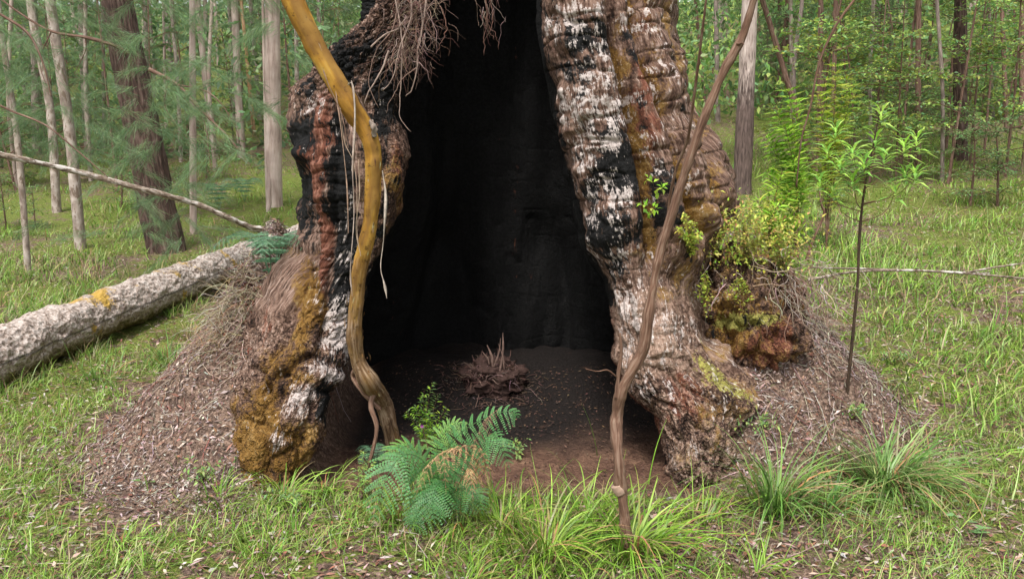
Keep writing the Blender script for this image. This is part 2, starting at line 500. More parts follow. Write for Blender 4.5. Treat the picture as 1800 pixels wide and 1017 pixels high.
MAT = {}
MAT['leaf'] = leaf_material("green_leaf")
MAT['blade'] = leaf_material("grass_blade", 0.3, 0.45, 0.4)
MAT['needle'] = leaf_material("needle", 0.4, 0.7, 0.1)
MAT['dry'] = dry_material("dry_litter")
MAT['bark'] = tree_bark_material()

def ground_material():
    m = NT("forest_ground")
    ob = m.obj()
    a = m.attr("zone").outputs["Color"]
    s = m.N.new("ShaderNodeSeparateColor"); m.lk(a, s.inputs[0])
    n1 = m.noise(ob, 9, 5, 0.65); n2 = m.noise(ob, 60, 4, 0.7); n3 = m.noise(ob, 1.6, 3)
    v = m.vor(ob, 42, out="Color"); v2 = m.vor(ob, 42)
    litter = m.ramp(n2, [(0.3, (0.035, 0.024, 0.018)), (0.5, (0.13, 0.092, 0.070)), (0.68, (0.28, 0.215, 0.17))])
    sv = m.N.new("ShaderNodeSeparateColor"); m.lk(v, sv.inputs[0])
    litter = m.mul(litter, m.ramp(sv.outputs[0], [(0, (0.55, 0.5, 0.5)), (1, (1.5, 1.4, 1.35))]))
    moss = m.ramp(n2, [(0.3, (0.025, 0.03, 0.008)), (0.52, (0.12, 0.15, 0.03)), (0.70, (0.23, 0.26, 0.06))])
    mf = m.step(m.math('ADD', s.outputs[1], m.math('MULTIPLY', m.math('SUBTRACT', n1, 0.5), 1.8)), 0.42, 0.62)
    c = m.mix(mf, litter, moss)
    soil = m.ramp(m.math('ADD', m.math('MULTIPLY', n1, 0.6), m.math('MULTIPLY', n2, 0.4)), [(0.35, (0.05, 0.026, 0.018)), (0.5, (0.12, 0.066, 0.045)), (0.65, (0.21, 0.125, 0.08))])
    c = m.mix(s.outputs[0], c, soil)
    # floor colour turns near black towards the back of the hollow
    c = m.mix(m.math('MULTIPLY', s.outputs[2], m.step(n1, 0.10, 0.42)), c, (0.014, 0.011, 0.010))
    h = m.math('ADD', m.math('MULTIPLY', v2, 0.6), m.math('ADD', n2, m.math('MULTIPLY', n1, 1.5)))
    return m.done(c, 0.92, m.bump(h, 0.8, 0.02), 0.15)
MAT['ground'] = ground_material()

# ------------------------------------------------------------------ ground
def axis(lo, hi, step, far, g=1.16):
    a = list(np.arange(lo, hi + step / 2, step)); s = step
    while a[-1] < far: s = min(s * g, 4); a.append(a[-1] + s)
    s = step
    while a[0] > -far: s = min(s * g, 4); a.insert(0, a[0] - s)
    return np.array(a)
xs = axis(-3.6, 3.6, 0.026, 130); ys = axis(2.2, 7.2, 0.026, 160)
ys = ys[ys > -60]
X, Yg = np.meshgrid(xs, ys)
Zg = H(X, Yg)
V = v3(X, Yg, Zg).reshape(-1, 3)
nx = len(xs); i = np.arange(len(ys) - 1)[:, None]; j = np.arange(nx - 1)[None, :]
F = np.stack(np.broadcast_arrays(i * nx + j, i * nx + j + 1, (i + 1) * nx + j + 1, (i + 1) * nx + j), -1).reshape(-1, 4)
inside = sst(1.15, 0.9, np.abs(X)) * sst(3.72, 3.95, Yg) * sst(7.5, 6.8, Yg)
mound = np.maximum(sst(1.15, 0.7, np.hypot((X + 1.42) / 1.25, (Yg - 4.95) / 1.5)), sst(1.15, 0.7, np.hypot((X - 1.55) / 1.1, (Yg - 5.12) / 1.25)))
green = np.clip(0.62 + 0.25 * fbm(v3(X * 0.9, Yg * 0.9, 9.0), 3), 0, 1) * (1 - inside) * (1 - 0.9 * mound)
green = np.clip(green * (1 - 0.25 * sst(14, 20, Yg)) + 0.12 * sst(12, 18, Yg), 0, 1)
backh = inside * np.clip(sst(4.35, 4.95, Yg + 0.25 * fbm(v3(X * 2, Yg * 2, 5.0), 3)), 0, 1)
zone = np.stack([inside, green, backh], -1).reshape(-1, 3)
g = link("ground", mesh_from("ground", V, F, smooth=True, attrs={"zone": zone}), MAT['ground'])
tag(g, kind="structure", label="forest floor of leaf litter, moss and soil rising into a hillside")

# ------------------------------------------------------------------ the hollow old tree
rowsL_out = np.array([[-700, 700], [-300, 690], [-80, 680], [0, 664], [30, 626], [60, 590], [100, 548], [150, 524], [200, 518], [300, 530], [400, 533], [450, 514], [500, 478], [550, 452], [600, 440], [650, 425], [700, 412], [750, 400], [800, 388], [830, 396], [870, 425], [900, 430], [1000, 430]])
rowsL_in = np.array([[-900, 850], [-500, 790], [-200, 735], [0, 722], [100, 714], [200, 702], [260, 710], [300, 704], [400, 690], [450, 672], [500, 650], [560, 628], [600, 612], [650, 606], [700, 580], [750, 562], [800, 548], [850, 525], [900, 510], [1000, 500]])
rowsR_in = np.array([[-900, 860], [-500, 900], [-200, 945], [0, 962], [50, 970], [100, 975], [150, 985], [200, 992], [300, 1012], [400, 1036], [450, 1052], [500, 1070], [550, 1086], [600, 1092], [650, 1094], [700, 1112], [750, 1150], [800, 1178], [850, 1192], [900, 1195], [1000, 1195]])
rowsR_out = np.array([[-900, 1150], [-300, 1170], [0, 1186], [100, 1206], [200, 1226], [250, 1250], [300, 1272], [350, 1288], [400, 1280], [450, 1255], [500, 1236], [560, 1236], [620, 1250], [660, 1290], [700, 1332], [730, 1338], [760, 1318], [800, 1300], [850, 1286], [900, 1265], [1000, 1265]])

zlev = np.concatenate([np.linspace(-0.25, 2.75, 470), np.linspace(2.77, 4.6, 50)[0:], np.linspace(4.75, 9.5, 20)])
def yl_of(z): return np.interp(z, [-.3, 0, .3, .6, 1, 1.5, 2, 2.4, 3, 4, 9.5], [3.66, 3.74, 3.86, 4.05, 4.22, 4.3, 4.36, 4.5, 4.75, 4.95, 5.1])
def yr_of(z): return np.interp(z, [-.3, 0, .3, .6, 1, 1.5, 2.4, 3, 4, 9.5], [3.80, 3.88, 3.98, 4.08, 4.18, 4.28, 4.42, 4.6, 4.85, 5.1])
def row_of(z, y):
    zz = z - CAM_H
    return 508.5 - FPX * (y * SP + zz * CP) / (y * CP - zz * SP)
def x_at(px, y, z):
    return (px - 900) / FPX * (y * CP - (z - CAM_H) * SP)
nl = len(zlev)
YL, YR = yl_of(zlev), yr_of(zlev)
RL, RR = row_of(zlev, YL), row_of(zlev, YR)
I = lambda tab, r: np.interp(r, tab[:, 0], tab[:, 1])
Lo, Li, Ri, Ro = I(rowsL_out, RL), I(rowsL_in, RL), I(rowsR_in, RR), I(rowsR_out, RR)
wl_, wr_ = Li - Lo, Ro - Ri
clos = sst(2.7, 4.3, zlev)          # the hollow narrows to nothing above
cz = np.where(True, 1, 1)
def cp(px, y): return np.stack([x_at(px, y, zlev), y + 0 * zlev], -1)
backY = 6.75 + 0 * zlev
inb = 6.15 * (1 - clos) + (YL + 0.35) * clos
ctrl = [
    cp(Lo + 0.02 * wl_, YL + 0.55),                       # 0 left wall, outer side
    cp(Lo + 0.03 * wl_, YL + 0.25),                       # 1
    cp(Lo + 0.16 * wl_, YL + 0.06),                       # 2
    cp(Lo + 0.45 * wl_, YL + 0.00),                       # 3
    cp(Lo + 0.78 * wl_, YL + 0.05),                       # 4
    cp(Li - 0.01 * wl_, YL + 0.20),                       # 5 left lip
    cp(Li - (18 + 10 * (1 - clos)) + 10 * clos, YL + 0.50 * (1 - clos) + 0.2),   # 6
    cp(Li * (1 - clos) + clos * 850 + 5, inb - 0.45 * (1 - clos)),   # 7
    cp(780 * (1 - clos) + clos * 855, inb - 0.05 * (1 - clos)),      # 8
    cp(905 * (1 - clos) + clos * 858, inb),                          # 9
    cp(1010 * (1 - clos) + clos * 861, inb - 0.10 * (1 - clos)),     # 10
    cp(Ri * (1 - clos) + clos * 865 + 8, inb - 0.55 * (1 - clos)),   # 11
    cp(Ri + 30 * (1 - clos), YR + 0.50 * (1 - clos) + 0.2),          # 12
    cp(Ri + 0.01 * wr_, YR + 0.20),                       # 13 right lip
    cp(Ri + 0.18 * wr_, YR + 0.04),                       # 14
    cp(Ri + 0.45 * wr_, YR + 0.02),                       # 15
    cp(Ri + 0.75 * wr_, YR + 0.12),                       # 16
    cp(Ro - 0.03 * wr_, YR + 0.36),                       # 17
    cp(Ro - 0.02 * wr_, YR + 0.75),                       # 18 right side, outer
    cp(Ro * 0.0 + np.minimum(Ro, 1190) - 5, YR * 0 + 6.1),             # 19
    cp(np.minimum(Ro, 1180) - 90, backY - 0.1),                        # 20
    cp(905 + 0 * zlev, backY + 0.2),                                   # 21
    cp(np.maximum(Lo, 560) + 90, backY - 0.1),                         # 22
    cp(np.maximum(Lo, 540) + 25, YL * 0 + 6.0),                        # 23
]
ctrl = np.stack(ctrl, 1)                                   # levels x 24 x 2
nseg = [20, 40, 50, 50, 44, 30, 26, 30, 30, 30, 30, 26, 34, 44, 54, 54, 48, 34, 18, 8, 8, 8, 8, 12]
ut = np.concatenate([k + np.arange(n) / n for k, n in enumerate(nseg)])
k = ut.astype(int); f = (ut - k)[None, :, None]; K = len(nseg)
a, b, c, d = (ctrl[:, (k - 1) % K], ctrl[:, k], ctrl[:, (k + 1) % K], ctrl[:, (k + 2) % K])
S2 = 0.5 * (2 * b + (c - a) * f + (2 * a - 5 * b + 4 * c - d) * f ** 2 + (3 * b - a - 3 * c + d) * f ** 3)
Z = np.repeat(zlev[:, None], S2.shape[1], 1)
S = np.concatenate([S2, Z[..., None]], -1)
nu = S.shape[1]
du = np.roll(S, -1, 1) - np.roll(S, 1, 1); dv = np.gradient(S, axis=0)
N = np.cross(du, dv); N /= np.linalg.norm(N, axis=-1)[..., None] + 1e-9
N[..., 2] *= 0.5
mid = S[200]
arc = np.concatenate([[0], np.cumsum(np.linalg.norm(np.diff(mid, axis=0), axis=1))])
UA = np.repeat(arc[None, :], nl, 0)
tt = np.repeat(ut[None, :], nl, 0)
PX, PY = proj(S)
innr = sst(5.0, 5.9, tt) * sst(13.2, 12.3, tt)            # inside of the hollow
front = 1 - innr
leftw = (tt < 6).astype(float); rightw = (tt >= 12.5).astype(float) * (tt < 19)

def gauss(lst):
    s = np.zeros_like(PX)
    for (x, y, rx, ry, w, *r) in lst:
        an = math.radians(r[0]) if r else 0.0
        dx, dy = PX - x, PY - y
        a_ = dx * math.cos(an) + dy * math.sin(an); b_ = -dx * math.sin(an) + dy * math.cos(an)
        s = s + w * np.exp(-((a_ / rx) ** 2 + (b_ / ry) ** 2))
    return s
def polydist(pts):
    """distance in x from a crease given as a polyline, plus fade at its ends"""
    pts = np.array(pts, dtype=float)
    x = np.interp(PY, pts[:, 1], pts[:, 0])
    fade = sst(pts[0, 1] - 25, pts[0, 1] + 5, PY) * sst(pts[-1, 1] + 40, pts[-1, 1], PY)
    return PX - x, fade
D = np.zeros_like(PX)
# long lobes between vertical creases
creases = [([(1066, -60), (1078, 60), (1092, 150), (1112, 230), (1130, 300), (1142, 380), (1150, 440)], 14, .15, 1),
           ([(1098, -60), (1112, 40), (1126, 110), (1150, 190), (1172, 250), (1196, 330), (1230, 400)], 14, .10, 1),
           ([(1160, -60), (1180, 60), (1198, 140), (1222, 220), (1246, 300), (1262, 380)], 14, .10, 1),
           ([(548, 130), (556, 260), (550, 400), (548, 520)], 8, .04, 0),
           ([(592, 120), (600, 260), (580, 420), (576, 560), (560, 620)], 9, .06, 0),
           ([(648, 180), (655, 400), (640, 560)], 14, .03, 0),
           ([(530, 470), (520, 530), (500, 600), (470, 650), (440, 690)], 12, .08, 0),
           ([(1235, 500), (1232, 560), (1252, 630), (1290, 665)], 12, .04, 1)]
for pts, w, amp, side in creases:
    dx, fd = polydist(pts)
    m_ = rightw if side else leftw
    D -= m_ * fd * amp * (np.exp(-(dx / w) ** 2) * 1.0 - 0.35 * np.exp(-(dx / (w * 3.2)) ** 2))
cx1 = np.interp(PY, [-60, 60, 150, 230, 300, 380, 440], [1066, 1078, 1092, 1112, 1130, 1142, 1150])
cx2 = np.interp(PY, [-60, 40, 110, 190, 250, 330, 400], [1098, 1112, 1126, 1150, 1172, 1196, 1230])
cx3 = np.interp(PY, [-60, 60, 140, 220, 300, 380], [1160, 1180, 1198, 1222, 1246, 1262])
rli = I(rowsR_in, PY); rlo = I(rowsR_out, PY)
colid = (PX > cx1) * 1.0 + (PX > cx2) + (PX > cx3)
edges = [rli - 12, cx1, cx2, cx3, rlo + 10]
for k_ in range(4):
    e0, e1 = edges[k_], edges[k_ + 1]
    uu = np.clip((PX - e0) / np.maximum(e1 - e0, 5), 0, 1)
    D += rightw * (colid == k_) * sst(520, 380, PY) * (np.sqrt(np.clip(1 - (2 * uu - 1) ** 2, 0, 1)) - .5) * np.maximum(e1 - e0, 5) * .0016
crease_moss = sum(np.exp(-((PX - c_) / 11) ** 2) for c_ in (cx1, cx2, cx3)) * rightw * sst(470, 380, PY)
# slanting cracks on the boulder-like foot of the left wall
def seg(x0, y0, x1, y1, w, amp):
    L2 = (x1 - x0) ** 2 + (y1 - y0) ** 2
    wob = 7 * vnoise(v3(PX / 28, PY / 28, 2.0))
    t = np.clip(((PX - x0) * (x1 - x0) + (PY - y0) * (y1 - y0)) / L2, 0, 1)
    d = np.hypot(PX - x0 - t * (x1 - x0) + wob, PY - y0 - t * (y1 - y0) + wob)
    return amp * np.exp(-(d / w) ** 2)
for (x0, y0, x1, y1, w, amp) in [(470, 690, 540, 625, 8, .05), (540, 625, 610, 650, 6, .03), (452, 650, 475, 690, 8, .04), (540, 625, 528, 560, 7, .03), (490, 735, 510, 662, 6, .035),
                                 (510, 662, 600, 700, 5, .03), (440, 740, 520, 770, 7, .03), (545, 715, 500, 775, 5, .022), (430, 700, 470, 690, 7, .03), (570, 610, 612, 560, 5, .02),
                                 (415, 790, 470, 740, 6, .02)]:
    D -= leftw * seg(x0, y0, x1, y1, w, amp)
D += leftw * (gauss([(575, 660, 30, 20, .05, 25), (530, 690, 24, 24, .05), (505, 725, 22, 26, .035), (500, 640, 35, 30, .04), (540, 760, 30, 40, .03), (470, 780, 45, 45, .05), (430, 690, 30, 40, .03), (545, 270, 26, 28, .05), (560, 225, 30, 14, .02)]))
D += rightw * (gauss([(1240, 780, 45, 60, .06), (1210, 830, 35, 30, .05), (1300, 710, 45, 22, .05, 35), (1160, 600, 40, 60, .04), (1150, 690, 50, 26, .05, 15), (1040, 300, 26, 14, .03), (1055, 430, 30, 25, .02)]))
# folds across the fibres
fold_m = np.clip(leftw * gauss([(600, 470, 45, 230, 1.1), (560, 460, 45, 150, .8), (560, 200, 50, 90, .3)]) * sst(640, 560, PY) + rightw * (0.85 - .4 * sst(380, 500, PY)) * sst(760, 560, PY), 0, 1)
warp = fbm(v3(UA * 2.5, Z * 1.6, 4.0), 3)
ph = Z / 0.105 + 1.1 * warp + 0.4 * vnoise(v3(UA * 9, Z * 6, 1.0)) + UA * 0.9 * rightw + colid * rightw * 0.37
ff = np.abs(np.sin(PI * ph)) ** 0.55
ph2 = Z / 0.034 + 1.6 * warp + 0.5 * vnoise(v3(UA * 14, Z * 9, 7.0))
ff2 = np.abs(np.sin(PI * ph2)) ** 0.6
iso = lambda n_, w: np.exp(-(n_ / w) ** 2)
hcr = iso(vnoise(v3(UA * 3.2, Z * 11, 21.0 + colid * rightw * 3)) + 0.35 * vnoise(v3(UA * 10, Z * 24, 5.0)), 0.10)
vcr = iso(vnoise(v3(UA * 13, Z * 2.6, 31.0)) + 0.4 * vnoise(v3(UA * 34, Z * 8, 8.0)), 0.13)
fr = np.clip(0.5 + 0.9 * vnoise(v3(UA * 3, Z * 2.4, 12.0)), 0.0, 1)
D += front * fold_m * ((0.020 - .004 * rightw) * (ff - 0.7) * fr + (0.008 * leftw + 0.0015 * rightw) * (ff2 - 0.7) - 0.020 * hcr)
D -= front * 0.016 * vcr * (0.35 + 0.65 * np.maximum(rightw, 0)) * (1 - .7 * leftw * sst(520, 600, PY))
# lumps
p3 = S.copy()
lump = 0.05 * fbm(p3 * 2.6 + 3, 3) + 0.020 * fbm(p3 * 9 + 1, 4)
f1, f2 = cell(v3(UA * 7, Z * 5, 0.0) + 0.5 * fbm(p3 * 4, 2)[..., None], 0.95)
plate = np.clip(f2 - f1, 0, 0.35) / 0.35
low = sst(470, 620, PY) * leftw + sst(560, 700, PY) * rightw * 1.25
D += front * lump + low * 0.034 * (plate ** 0.45 - 0.8)
fibg = vnoise(v3(UA * 60, Z * 7, 3.0)) * 0.5 + vnoise(v3(UA * 28, Z * 4.5, 5.0))
D += front * 0.006 * fibg * (1 - .8 * leftw * sst(520, 600, PY))
f1b, f2b = cell(v3(UA * 26, Z * 13, 1.0) + 0.6 * fbm(p3 * 12, 2)[..., None], 0.95)
D += front * (0.2 + 0.6 * low) * 0.011 * (np.clip(f2b - f1b, 0, 0.4) / 0.4 - 0.6)
# burnt shoulder at the top of the left wall: cracked crust
crust = leftw * sst(230, 110, PY) * sst(1.3, 2.0, Z)
f1c, f2c = cell(v3(UA * 22, Z * 34, 2.0) + 0.9 * fbm(p3 * 6, 2)[..., None], 0.95)
D += crust * 0.03 * (np.clip(f2c - f1c, 0, 0.3) / 0.3 - 0.5)
# charred inside: tall ridges and crackle
D += innr * (0.15 * fbm(v3(UA * 2.6, Z * 0.35, 2.0), 3) + 0.02 * fbm(v3(UA * 9, Z * 2.5, 7.0), 3)
             - 0.10 * iso(vnoise(v3(UA * 4, Z * 0.5, 4.0)), .2) - 0.014 * iso(vnoise(v3(UA * 12, Z * 3, 6.0)), .14) - 0.004 * iso(vnoise(v3(UA * 7, Z * 9, 9.0)), .10))
D *= np.where(Z > 4.3, 0.6, 1.0)
PT = S + N * D[..., None]
# masks for where the bark is charred, silvery, lichened, red
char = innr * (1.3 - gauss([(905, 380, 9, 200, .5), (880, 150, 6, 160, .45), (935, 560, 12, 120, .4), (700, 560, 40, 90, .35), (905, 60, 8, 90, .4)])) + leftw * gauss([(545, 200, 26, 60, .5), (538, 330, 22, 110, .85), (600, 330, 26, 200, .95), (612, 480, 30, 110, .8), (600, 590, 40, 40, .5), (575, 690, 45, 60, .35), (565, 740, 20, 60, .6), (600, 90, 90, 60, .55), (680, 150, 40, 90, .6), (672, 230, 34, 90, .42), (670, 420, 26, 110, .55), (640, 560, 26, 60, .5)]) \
    + rightw * (gauss([(1040, 90, 50, 80, .5), (1090, 290, 45, 90, .45), (1060, 300, 40, 120, .25), (1100, 60, 20, 160, .2), (1150, 350, 50, 70, .45), (1190, 170, 30, 60, .25), (1080, 420, 40, 60, .25), (1085, 500, 20, 60, .4)]) + .22 * sst(600, 420, PY) - .14 - .12 * sst(480, 600, PY) + .16 * (colid < .5) * sst(560, 430, PY) + .12 * (colid >= .5) - .6 * crease_moss)
white = leftw * gauss([(560, 185, 28, 26, .5), (600, 560, 35, 70, .75), (608, 420, 22, 60, .35), (575, 655, 34, 16, .95, 20), (535, 690, 22, 18, .85), (512, 722, 24, 32, .42, 40), (490, 770, 18, 22, .45), (540, 745, 16, 20, .3), (600, 600, 26, 20, .7), (548, 500, 24, 50, .25)]) \
    + rightw * gauss([(1010, 40, 50, 40, .45), (1050, 200, 60, 90, .62), (1060, 370, 60, 100, .34), (1100, 560, 50, 120, .40), (1150, 60, 40, 120, .20), (1090, 30, 80, 40, .15), (1160, 230, 40, 120, .16), (1180, 590, 60, 60, .15), (1150, 700, 40, 25, .2)]) + rightw * (.05 * (colid < .5) * sst(640, 520, PY) + .07 * (colid >= 1) + .15 * sst(420, 560, PY)) - 3.0 * innr
mossm = leftw * gauss([(465, 800, 95, 120, .95), (500, 620, 70, 90, .62), (535, 500, 28, 60, .8), (560, 555, 28, 50, .7), (590, 760, 20, 50, .3), (680, 350, 26, 120, .55), (650, 300, 12, 100, .3)]) \
    + rightw * gauss([(1290, 690, 60, 60, .4), (1130, 130, 30, 260, .25), (1190, 380, 70, 110, .33), (1180, 480, 60, 80, .3), (1230, 780, 60, 80, .25), (1240, 620, 40, 80, .25), (1090, 180, 12, 180, .35)])
mossm = mossm + 0.42 * crease_moss + .16 * rightw * (colid >= 2) * sst(420, 300, PY) + .12 * rightw * sst(420, 560, PY)
mossm = mossm - 0.8 * leftw * gauss([(470, 560, 36, 52, 1), (575, 655, 30, 12, 1, 20), (535, 690, 18, 14, 1), (515, 720, 20, 30, .6, 40), (440, 640, 22, 40, .5), (560, 600, 26, 16, .5)])
redm = innr * .9 + rightw * .16 + leftw * gauss([(560, 260, 30, 80, .9), (566, 430, 14, 130, .95), (470, 570, 40, 60, .35), (590, 200, 30, 60, .4), (690, 300, 20, 120, .5)]) + rightw * gauss([(1120, 200, 26, 220, .5), (1200, 700, 70, 60, .4), (1240, 560, 40, 60, .15)])
yelm = rightw * gauss([(1275, 680, 55, 22, .8, 35), (1240, 640, 30, 12, .5, 30), (1230, 600, 20, 30, .4)]) + leftw * gauss([(535, 500, 16, 26, .3), (600, 640, 40, 8, .5, 25), (430, 700, 20, 60, .2), (600, 690, 20, 8, .4, 25)])
hgt = np.clip(0.5 + 0.7 * (ff - 0.75) * fold_m + 0.3 * (plate - .5) * low, 0, 1)
ma = np.clip(np.stack([char, white, mossm], -1), 0, 1.3).reshape(-1, 3)
mb = np.clip(np.stack([redm, yelm, hgt], -1), 0, 1.3).reshape(-1, 3)
mc_ = np.clip(leftw * np.maximum(sst(520, 590, PY) , .9 * sst(170, 120, PY)) + leftw * .8 * sst(610, 660, PX) * sst(560, 480, PY) + rightw * (.75 * sst(620, 740, PY) + .25 * sst(300, 560, PY) + .12) + .3 * innr, 0, 1); mc_ = np.stack([mc_, innr, rightw * sst(400, 600, PY) * .85 + leftw * .25 * sst(420, 520, PY) * sst(560, 480, PX)], -1).reshape(-1, 3)
i = np.arange(nl - 1)[:, None]; j = np.arange(nu)[None, :]; j2 = (j + 1) % nu
F = np.stack(np.broadcast_arrays(i * nu + j, i * nu + j2, (i + 1) * nu + j2, (i + 1) * nu + j), -1).reshape(-1, 4)
hollow = bpy.data.objects.new("hollow_tree", None); col.objects.link(hollow)
tag(hollow, "giant hollow burnt old tree with a black cavity between two gnarled buttresses", "tree")
hollow.location = (0, 5.2, 0)
OFF = np.array([0, 5.2, 0])
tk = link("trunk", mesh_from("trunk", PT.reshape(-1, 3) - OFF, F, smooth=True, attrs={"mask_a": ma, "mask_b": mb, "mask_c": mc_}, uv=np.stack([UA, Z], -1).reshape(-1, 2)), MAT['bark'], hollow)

def lump_mesh(name, c, r, amp, nf, nu_=120, nv_=90, masks=None, cellf=5, seed=0):
    th = np.linspace(0, 2 * PI, nu_, endpoint=False)[None, :]; phv = np.linspace(0.02, PI - 0.02, nv_)[:, None]
    d = v3(np.cos(th) * np.sin(phv), np.sin(th) * np.sin(phv), np.cos(phv) + 0 * th)
    f1_, f2_ = cell(d * cellf + seed + 0.4 * fbm(d * 3, 2)[..., None])
    rr = 1 + amp * fbm(d * nf + seed, 4) + 0.16 * (np.clip(f2_ - f1_, 0, .5) / .5 - .5) + 0.05 * vnoise(v3(th * 14, phv * 5, seed * 1.0))
    V_ = np.asarray(c) + d * rr[..., None] * np.asarray(r)
    i_ = np.arange(nv_ - 1)[:, None]; j_ = np.arange(nu_)[None, :]; jj = (j_ + 1) % nu_
    F_ = np.stack(np.broadcast_arrays(i_ * nu_ + j_, (i_ + 1) * nu_ + j_, (i_ + 1) * nu_ + jj, i_ * nu_ + jj), -1).reshape(-1, 4)
    uv_ = np.stack(np.broadcast_arrays(th * r[0], -phv * r[2]), -1).reshape(-1, 2)
    return V_.reshape(-1, 3), F_, uv_, d.reshape(-1, 3), V_.reshape(-1, 3)

bc = P(1304, 572, 4.76)
Vb, Fb, Ub, db, pb = lump_mesh("burl", bc, (0.35, 0.38, 0.46), 0.20, 1.8, 240, 200, cellf=3.4, seed=2)
pxb, pyb = proj(pb)
PXs, PYs = PX, PY
PX, PY = pxb, pyb
ba = np.stack([.12 + gauss([(1300, 690, 60, 22, .6), (1270, 640, 25, 20, .6), (1250, 590, 20, 40, .3)]), gauss([(1300, 500, 80, 30, .2)]), 0.35 + gauss([(1310, 560, 70, 40, .3), (1270, 600, 30, 60, .3)])], -1)
bb = np.stack([gauss([(1355, 610, 38, 45, 1.2), (1285, 615, 28, 22, 1.0), (1390, 520, 30, 60, .5)]), gauss([(1290, 565, 60, 22, .8), (1350, 560, 30, 14, .6), (1310, 660, 20, 20, .4)]), 0.5 + 0 * pxb], -1)
PX, PY = PXs, PYs
link("burl", mesh_from("burl", Vb - OFF, Fb, smooth=True, attrs={"mask_a": ba, "mask_b": bb, "mask_c": np.tile([.9, 0, 0], (len(pxb), 1))}, uv=Ub), MAT['bark'], hollow)["label"] = "rounded mossy burl with reddish knots"

# ------------------------------------------------------------------ roots hanging from the burnt shoulder
mroot = NT("root_skin")
nr = mroot.noise(mroot.obj(), 30, 3)
mroot.done(mroot.mul(mroot.attr("tint").outputs["Color"], mroot.ramp(nr, [(0.3, (0.6, 0.6, 0.6)), (0.7, (1.2, 1.2, 1.2))])), 0.8, mroot.bump(nr, 0.5, 0.002))
MAT['root'] = mroot.m
rootc = [(0.22, 0.14, 0.11), (0.15, 0.08, 0.06), (0.33, 0.24, 0.20), (0.09, 0.045, 0.035)]
def wander(p0, d0, L, n=14, wig=0.35, grav=0.5):
    pts = [np.array(p0, dtype=float)]; d = np.array(d0, dtype=float); d /= np.linalg.norm(d)
    for q in range(n - 1):
        d = d + wig * rng.normal(size=3) * np.array([1, .7, 1]) + np.array([0, 0, -grav * 0.25]); d /= np.linalg.norm(d)
        pts.append(pts[-1] + d * L / (n - 1))
    return smooth_path(pts, n * 2)
for (pts, Y, r, c) in [([(752, -20), (745, 30), (735, 80), (728, 150), (712, 170)], 4.28, .006, 2), ([(690, -20), (705, 60), (706, 110), (702, 170), (706, 205), (722, 232)], 4.22, .004, 2),
                       ([(735, -10), (742, 40), (738, 75), (741, 96)], 4.25, .004, 2), ([(682, 90), (672, 120), (655, 150), (640, 184)], 4.2, .006, 2), ([(650, 84), (675, 62), (700, 50), (715, 30)], 4.22, .005, 2),
                       ([(775, 10), (784, 45), (778, 70), (765, 96)], 4.5, .004, 1), ([(853, -20), (856, 30), (852, 60), (850, 98)], 4.9, .005, 1), ([(860, -20), (866, 30), (862, 55), (868, 70)], 4.9, .004, 1),
                       ([(850, 20), (860, 50), (872, 60), (876, 88)], 4.9, .003, 1), ([(700, -10), (690, 50), (660, 90), (650, 140), (665, 190)], 4.24, .004, 0), ([(720, -20), (722, 30), (700, 90), (690, 140), (672, 160)], 4.22, .005, 2),
                       ([(730, 120), (706, 140), (690, 170), (680, 200)], 4.2, .003, 0), ([(760, -10), (735, 15), (715, 40), (680, 50)], 4.3, .007, 1)]:
    p = smooth_path([P(x, y, Y) for x, y in pts], 30)
    p = p + 0.008 * fbm(v3(np.arange(30) * 0.4, Y * 3 + r * 99, 1.0), 2)[:, None] * np.array([1, .5, .5])
    v_, f_, u_ = tube(p, np.linspace(r, r * 0.35, 30), 6)
    link("hanging_root", mesh_from("hanging_root", v_ - OFF, np.asarray(f_), np.broadcast_to(rootc[c], (len(v_), 3)), True), MAT['root'], hollow)
mb_ = MB()
for q in range(330):
    cx = rng.normal(708, 22); cy = rng.uniform(-50, 110)
    p0 = P(cx + (150 - cy) * 0.18, cy, rng.uniform(4.18, 4.55)); L = rng.uniform(.06, .24)
    d = unit(1)[0] * .9 + np.array([0, -.25, -.6])
    v_, f_, u_ = tube(wander(p0, d, L, 9, .33, .5), [rng.uniform(.0008, .0022), .0005], 4, cap=False)
    mb_.add(v_, f_, pick(1, rootc, .3)[0])
for q in range(26):
    p0 = P(rng.normal(858, 14), rng.uniform(-30, 30), rng.uniform(4.8, 5)); L = rng.uniform(.06, .2)
    v_, f_, u_ = tube(wander(p0, (0, -.1, -1), L, 9, .3, .5), [rng.uniform(.0012, .003), .0007], 4, cap=False)
    mb_.add(v_, f_, pick(1, rootc, .3)[0] * .7)
o = link("fine_roots", mb_.mesh("fine_roots"), MAT['root'], hollow, -Vector(OFF)); o["kind"] = "stuff"
o["label"] = "tangle of fine dry roots"

# dry root thatch over the burl and its right flank
mb_ = MB()
for q in range(520):
    u_ = rng.random()
    cx, cy = (rng.normal(1370, 60), rng.normal(500, 28)) if u_ < .6 else (rng.uniform(1400, 1520), 0)
    if u_ >= .6: cy = 480 + (cx - 1400) * 1.1 + rng.normal(0, 35)
    Y = rng.uniform(4.42, 4.75) if u_ < .6 else rng.uniform(4.6, 5.0)
    p0 = P(cx, cy, Y)
    gz = H(p0[0], p0[1])
    if u_ >= .6: p0[2] = gz + .02
    p0[2] = max(p0[2], gz + .01)
    pa = wander(p0, unit(1)[0] + np.array([.4, -.5, -.9]), rng.uniform(.08, .3), 8, .28, .35)
    pa[:, 2] = np.maximum(pa[:, 2], H(pa[:, 0], pa[:, 1]) + .004)
    v_, f_, _ = tube(pa, [rng.uniform(.0012, .0035), .0008], 4, cap=False)
    mb_.add(v_, f_, pick(1, [(0.36, .28, .22), (.22, .14, .11), (.50, .42, .35)], .3)[0])
